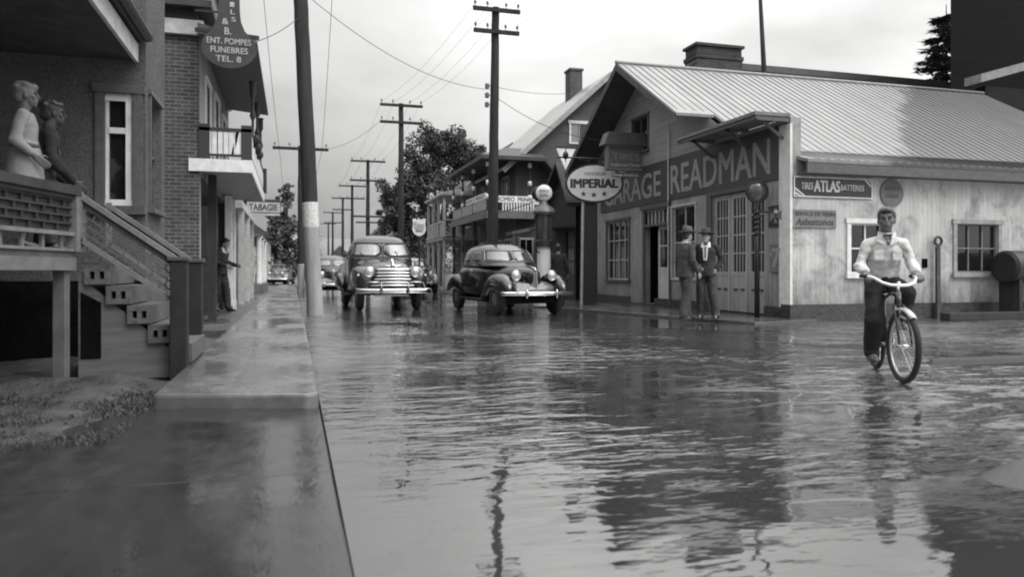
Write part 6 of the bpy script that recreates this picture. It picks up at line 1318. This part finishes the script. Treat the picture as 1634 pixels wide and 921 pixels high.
    if fit.get('hat'):
        hm2 = fit['hat']; mb = MB(); R0 = []
        for (rx, ry, z) in ((.150, .165, .062), (.155, .17, .068), (.152, .167, .075), (.092, .110, .078), (.090, .108, .10), (.082, .100, .16), (.066, .088, .185), (.03, .06, .176), (.01, .02, .172)):
            R0.append([h((rx * math.cos(a), ry * math.sin(a) + .005, z + (.018 * math.cos(a) ** 2 if z < .077 else 0) + (.012 * (math.sin(a)) if z > .15 else 0))) for a in [2 * math.pi * k / 28 for k in range(28)]])
        o = B(MB().rings(R0), 'hat', hm2, t); B(MB().rings([[h((rx * math.cos(a), ry * math.sin(a) + .005, z)) for a in [2 * math.pi * k / 28 for k in range(28)]] for (rx, ry, z) in ((.094, .112, .082), (.092, .110, .115))], cap=False), 'hat_band', fit.get('band', sgk), o)
    return t
ST = dict(head=(0, -.02, 1.63), neck=(0, .01, 1.49), pelvis=(0, 0, .96), shl=(.185, 0, 1.42), shr=(-.185, 0, 1.42), ell=(.25, .03, 1.14), elr=(-.25, .03, 1.14), wrl=(.26, -.05, .90), wrr=(-.26, -.05, .90), hipl=(.09, 0, .92), hipr=(-.09, 0, .92), knl=(.10, -.02, .50), knr=(-.10, -.02, .50), anl=(.11, .02, .09), anr=(-.11, .02, .09))
def pose(**k): d = dict(ST); d.update(k); return d
suit = mat('suit_grey', .055, .85, noise=.25, nscale=5, bump=.035, bscale=8); suit2 = mat('suit_dark', .032, .85, noise=.3, nscale=5, bump=.035, bscale=8)
trg = mat('trouser_grey', .048, .85, noise=.3, nscale=4, bump=.02, bscale=7, stretch=(1, 1, .4)); hatg = mat('felt_grey', .08, .8, noise=.2); hatd = mat('felt_dark', .05, .8, noise=.2)
# two men talking in front of the garage
pa = at_g(1094, 511, .05); pb = at_g(1127, 510, .05)
person((pa.x, pa.y, .05), R_(100), 'man in grey suit and felt hat seen from the side by the garage doors', pose(head=(0, -.05, 1.62), wrl=(.24, -.20, .95), ell=(.24, .0, 1.13), wrr=(-.22, -.12, .92), knl=(.09, -.10, .50), anl=(.10, -.12, .09), knr=(-.09, .03, .50), anr=(-.10, .14, .09)), dict(upper=suit, lower=trg, hat=hatg, band=sgk, hem=.12, wide=1.25, collar=white, girth=1.08), 1.04)
person((pb.x, pb.y, .05), R_(-38), 'man in dark jacket, white shirt front and hat facing the grey suited man', pose(head=(0, -.05, 1.60), elr=(-.27, .02, 1.15), wrr=(-.12, -.26, 1.02), ell=(.30, .06, 1.17), wrl=(.20, -.02, .98), knl=(.13, -.04, .50), anl=(.19, .0, .09)), dict(upper=suit2, lower=trg, hat=hatd, hem=.1, wide=1.25, collar=white, shirt=True, turn=-14, nod=-6, girth=1.06), 1.04)
# man behind the pump
pm_ = at_g(891, 487, .05); person((pm_.x, pm_.y, .05), R_(150), 'man in dark coat seen from behind beside the gasoline pump', pose(head=(0, -.02, 1.62)), dict(upper=suit2, lower=suit2, hem=.1, wide=1.1), 1.02)
# man outside the shop
ps = at_g(352, 497, .10); person((ps.x, ps.y, .10), R_(58), 'stooping man in dark jacket standing outside the shop under the balcony', pose(head=(0, -.14, 1.57), neck=(0, -.06, 1.46), shl=(.17, -.03, 1.40), shr=(-.17, -.03, 1.40), ell=(.21, -.06, 1.12), wrl=(.17, -.32, 1.06), elr=(-.21, -.02, 1.13), wrr=(-.18, -.28, 1.04), knl=(.09, -.08, .5), anl=(.1, -.14, .09), knr=(-.09, .04, .5), anr=(-.1, .12, .09)), dict(upper=suit2, lower=suit2, hem=.08, collar=white, nod=14, wide=1.2), 1.0)
# woman and companion on the porch
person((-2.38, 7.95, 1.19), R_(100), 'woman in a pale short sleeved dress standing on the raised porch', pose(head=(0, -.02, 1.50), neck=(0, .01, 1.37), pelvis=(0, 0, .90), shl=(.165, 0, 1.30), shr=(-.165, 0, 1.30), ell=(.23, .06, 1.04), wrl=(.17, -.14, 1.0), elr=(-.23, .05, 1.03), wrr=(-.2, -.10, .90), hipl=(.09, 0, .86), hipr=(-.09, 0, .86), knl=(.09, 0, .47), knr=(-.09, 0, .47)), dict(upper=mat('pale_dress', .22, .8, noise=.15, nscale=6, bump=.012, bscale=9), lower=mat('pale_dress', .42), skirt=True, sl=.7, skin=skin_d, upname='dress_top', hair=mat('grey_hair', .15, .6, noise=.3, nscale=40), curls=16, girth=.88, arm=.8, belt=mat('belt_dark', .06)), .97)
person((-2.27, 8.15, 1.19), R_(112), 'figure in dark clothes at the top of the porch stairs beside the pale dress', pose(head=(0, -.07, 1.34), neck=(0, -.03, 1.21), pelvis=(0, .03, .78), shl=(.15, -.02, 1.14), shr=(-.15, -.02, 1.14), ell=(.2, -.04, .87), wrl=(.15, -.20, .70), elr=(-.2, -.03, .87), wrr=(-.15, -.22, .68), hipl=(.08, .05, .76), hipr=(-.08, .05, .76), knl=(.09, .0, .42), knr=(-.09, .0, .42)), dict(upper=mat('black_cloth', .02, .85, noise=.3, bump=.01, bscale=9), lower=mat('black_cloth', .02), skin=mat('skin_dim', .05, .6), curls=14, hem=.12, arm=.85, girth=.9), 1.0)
# cyclist
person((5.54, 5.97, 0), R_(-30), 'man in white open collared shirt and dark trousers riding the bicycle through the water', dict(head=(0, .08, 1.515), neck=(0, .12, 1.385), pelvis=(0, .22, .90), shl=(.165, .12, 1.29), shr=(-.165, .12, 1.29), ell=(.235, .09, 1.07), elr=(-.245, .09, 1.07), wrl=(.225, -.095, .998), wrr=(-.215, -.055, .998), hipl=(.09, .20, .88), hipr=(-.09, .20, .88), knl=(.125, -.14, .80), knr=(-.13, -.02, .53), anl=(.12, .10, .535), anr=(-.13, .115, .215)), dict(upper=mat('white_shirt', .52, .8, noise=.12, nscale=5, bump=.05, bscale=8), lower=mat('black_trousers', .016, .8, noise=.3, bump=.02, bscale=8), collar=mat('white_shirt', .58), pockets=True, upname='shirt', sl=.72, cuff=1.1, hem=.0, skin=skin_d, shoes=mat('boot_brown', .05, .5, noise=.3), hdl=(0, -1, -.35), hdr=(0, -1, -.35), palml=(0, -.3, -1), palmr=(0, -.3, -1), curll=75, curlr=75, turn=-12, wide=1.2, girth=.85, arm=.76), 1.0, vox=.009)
MAT['white_shirt'].node_tree
print('objects', len(bpy.data.objects))
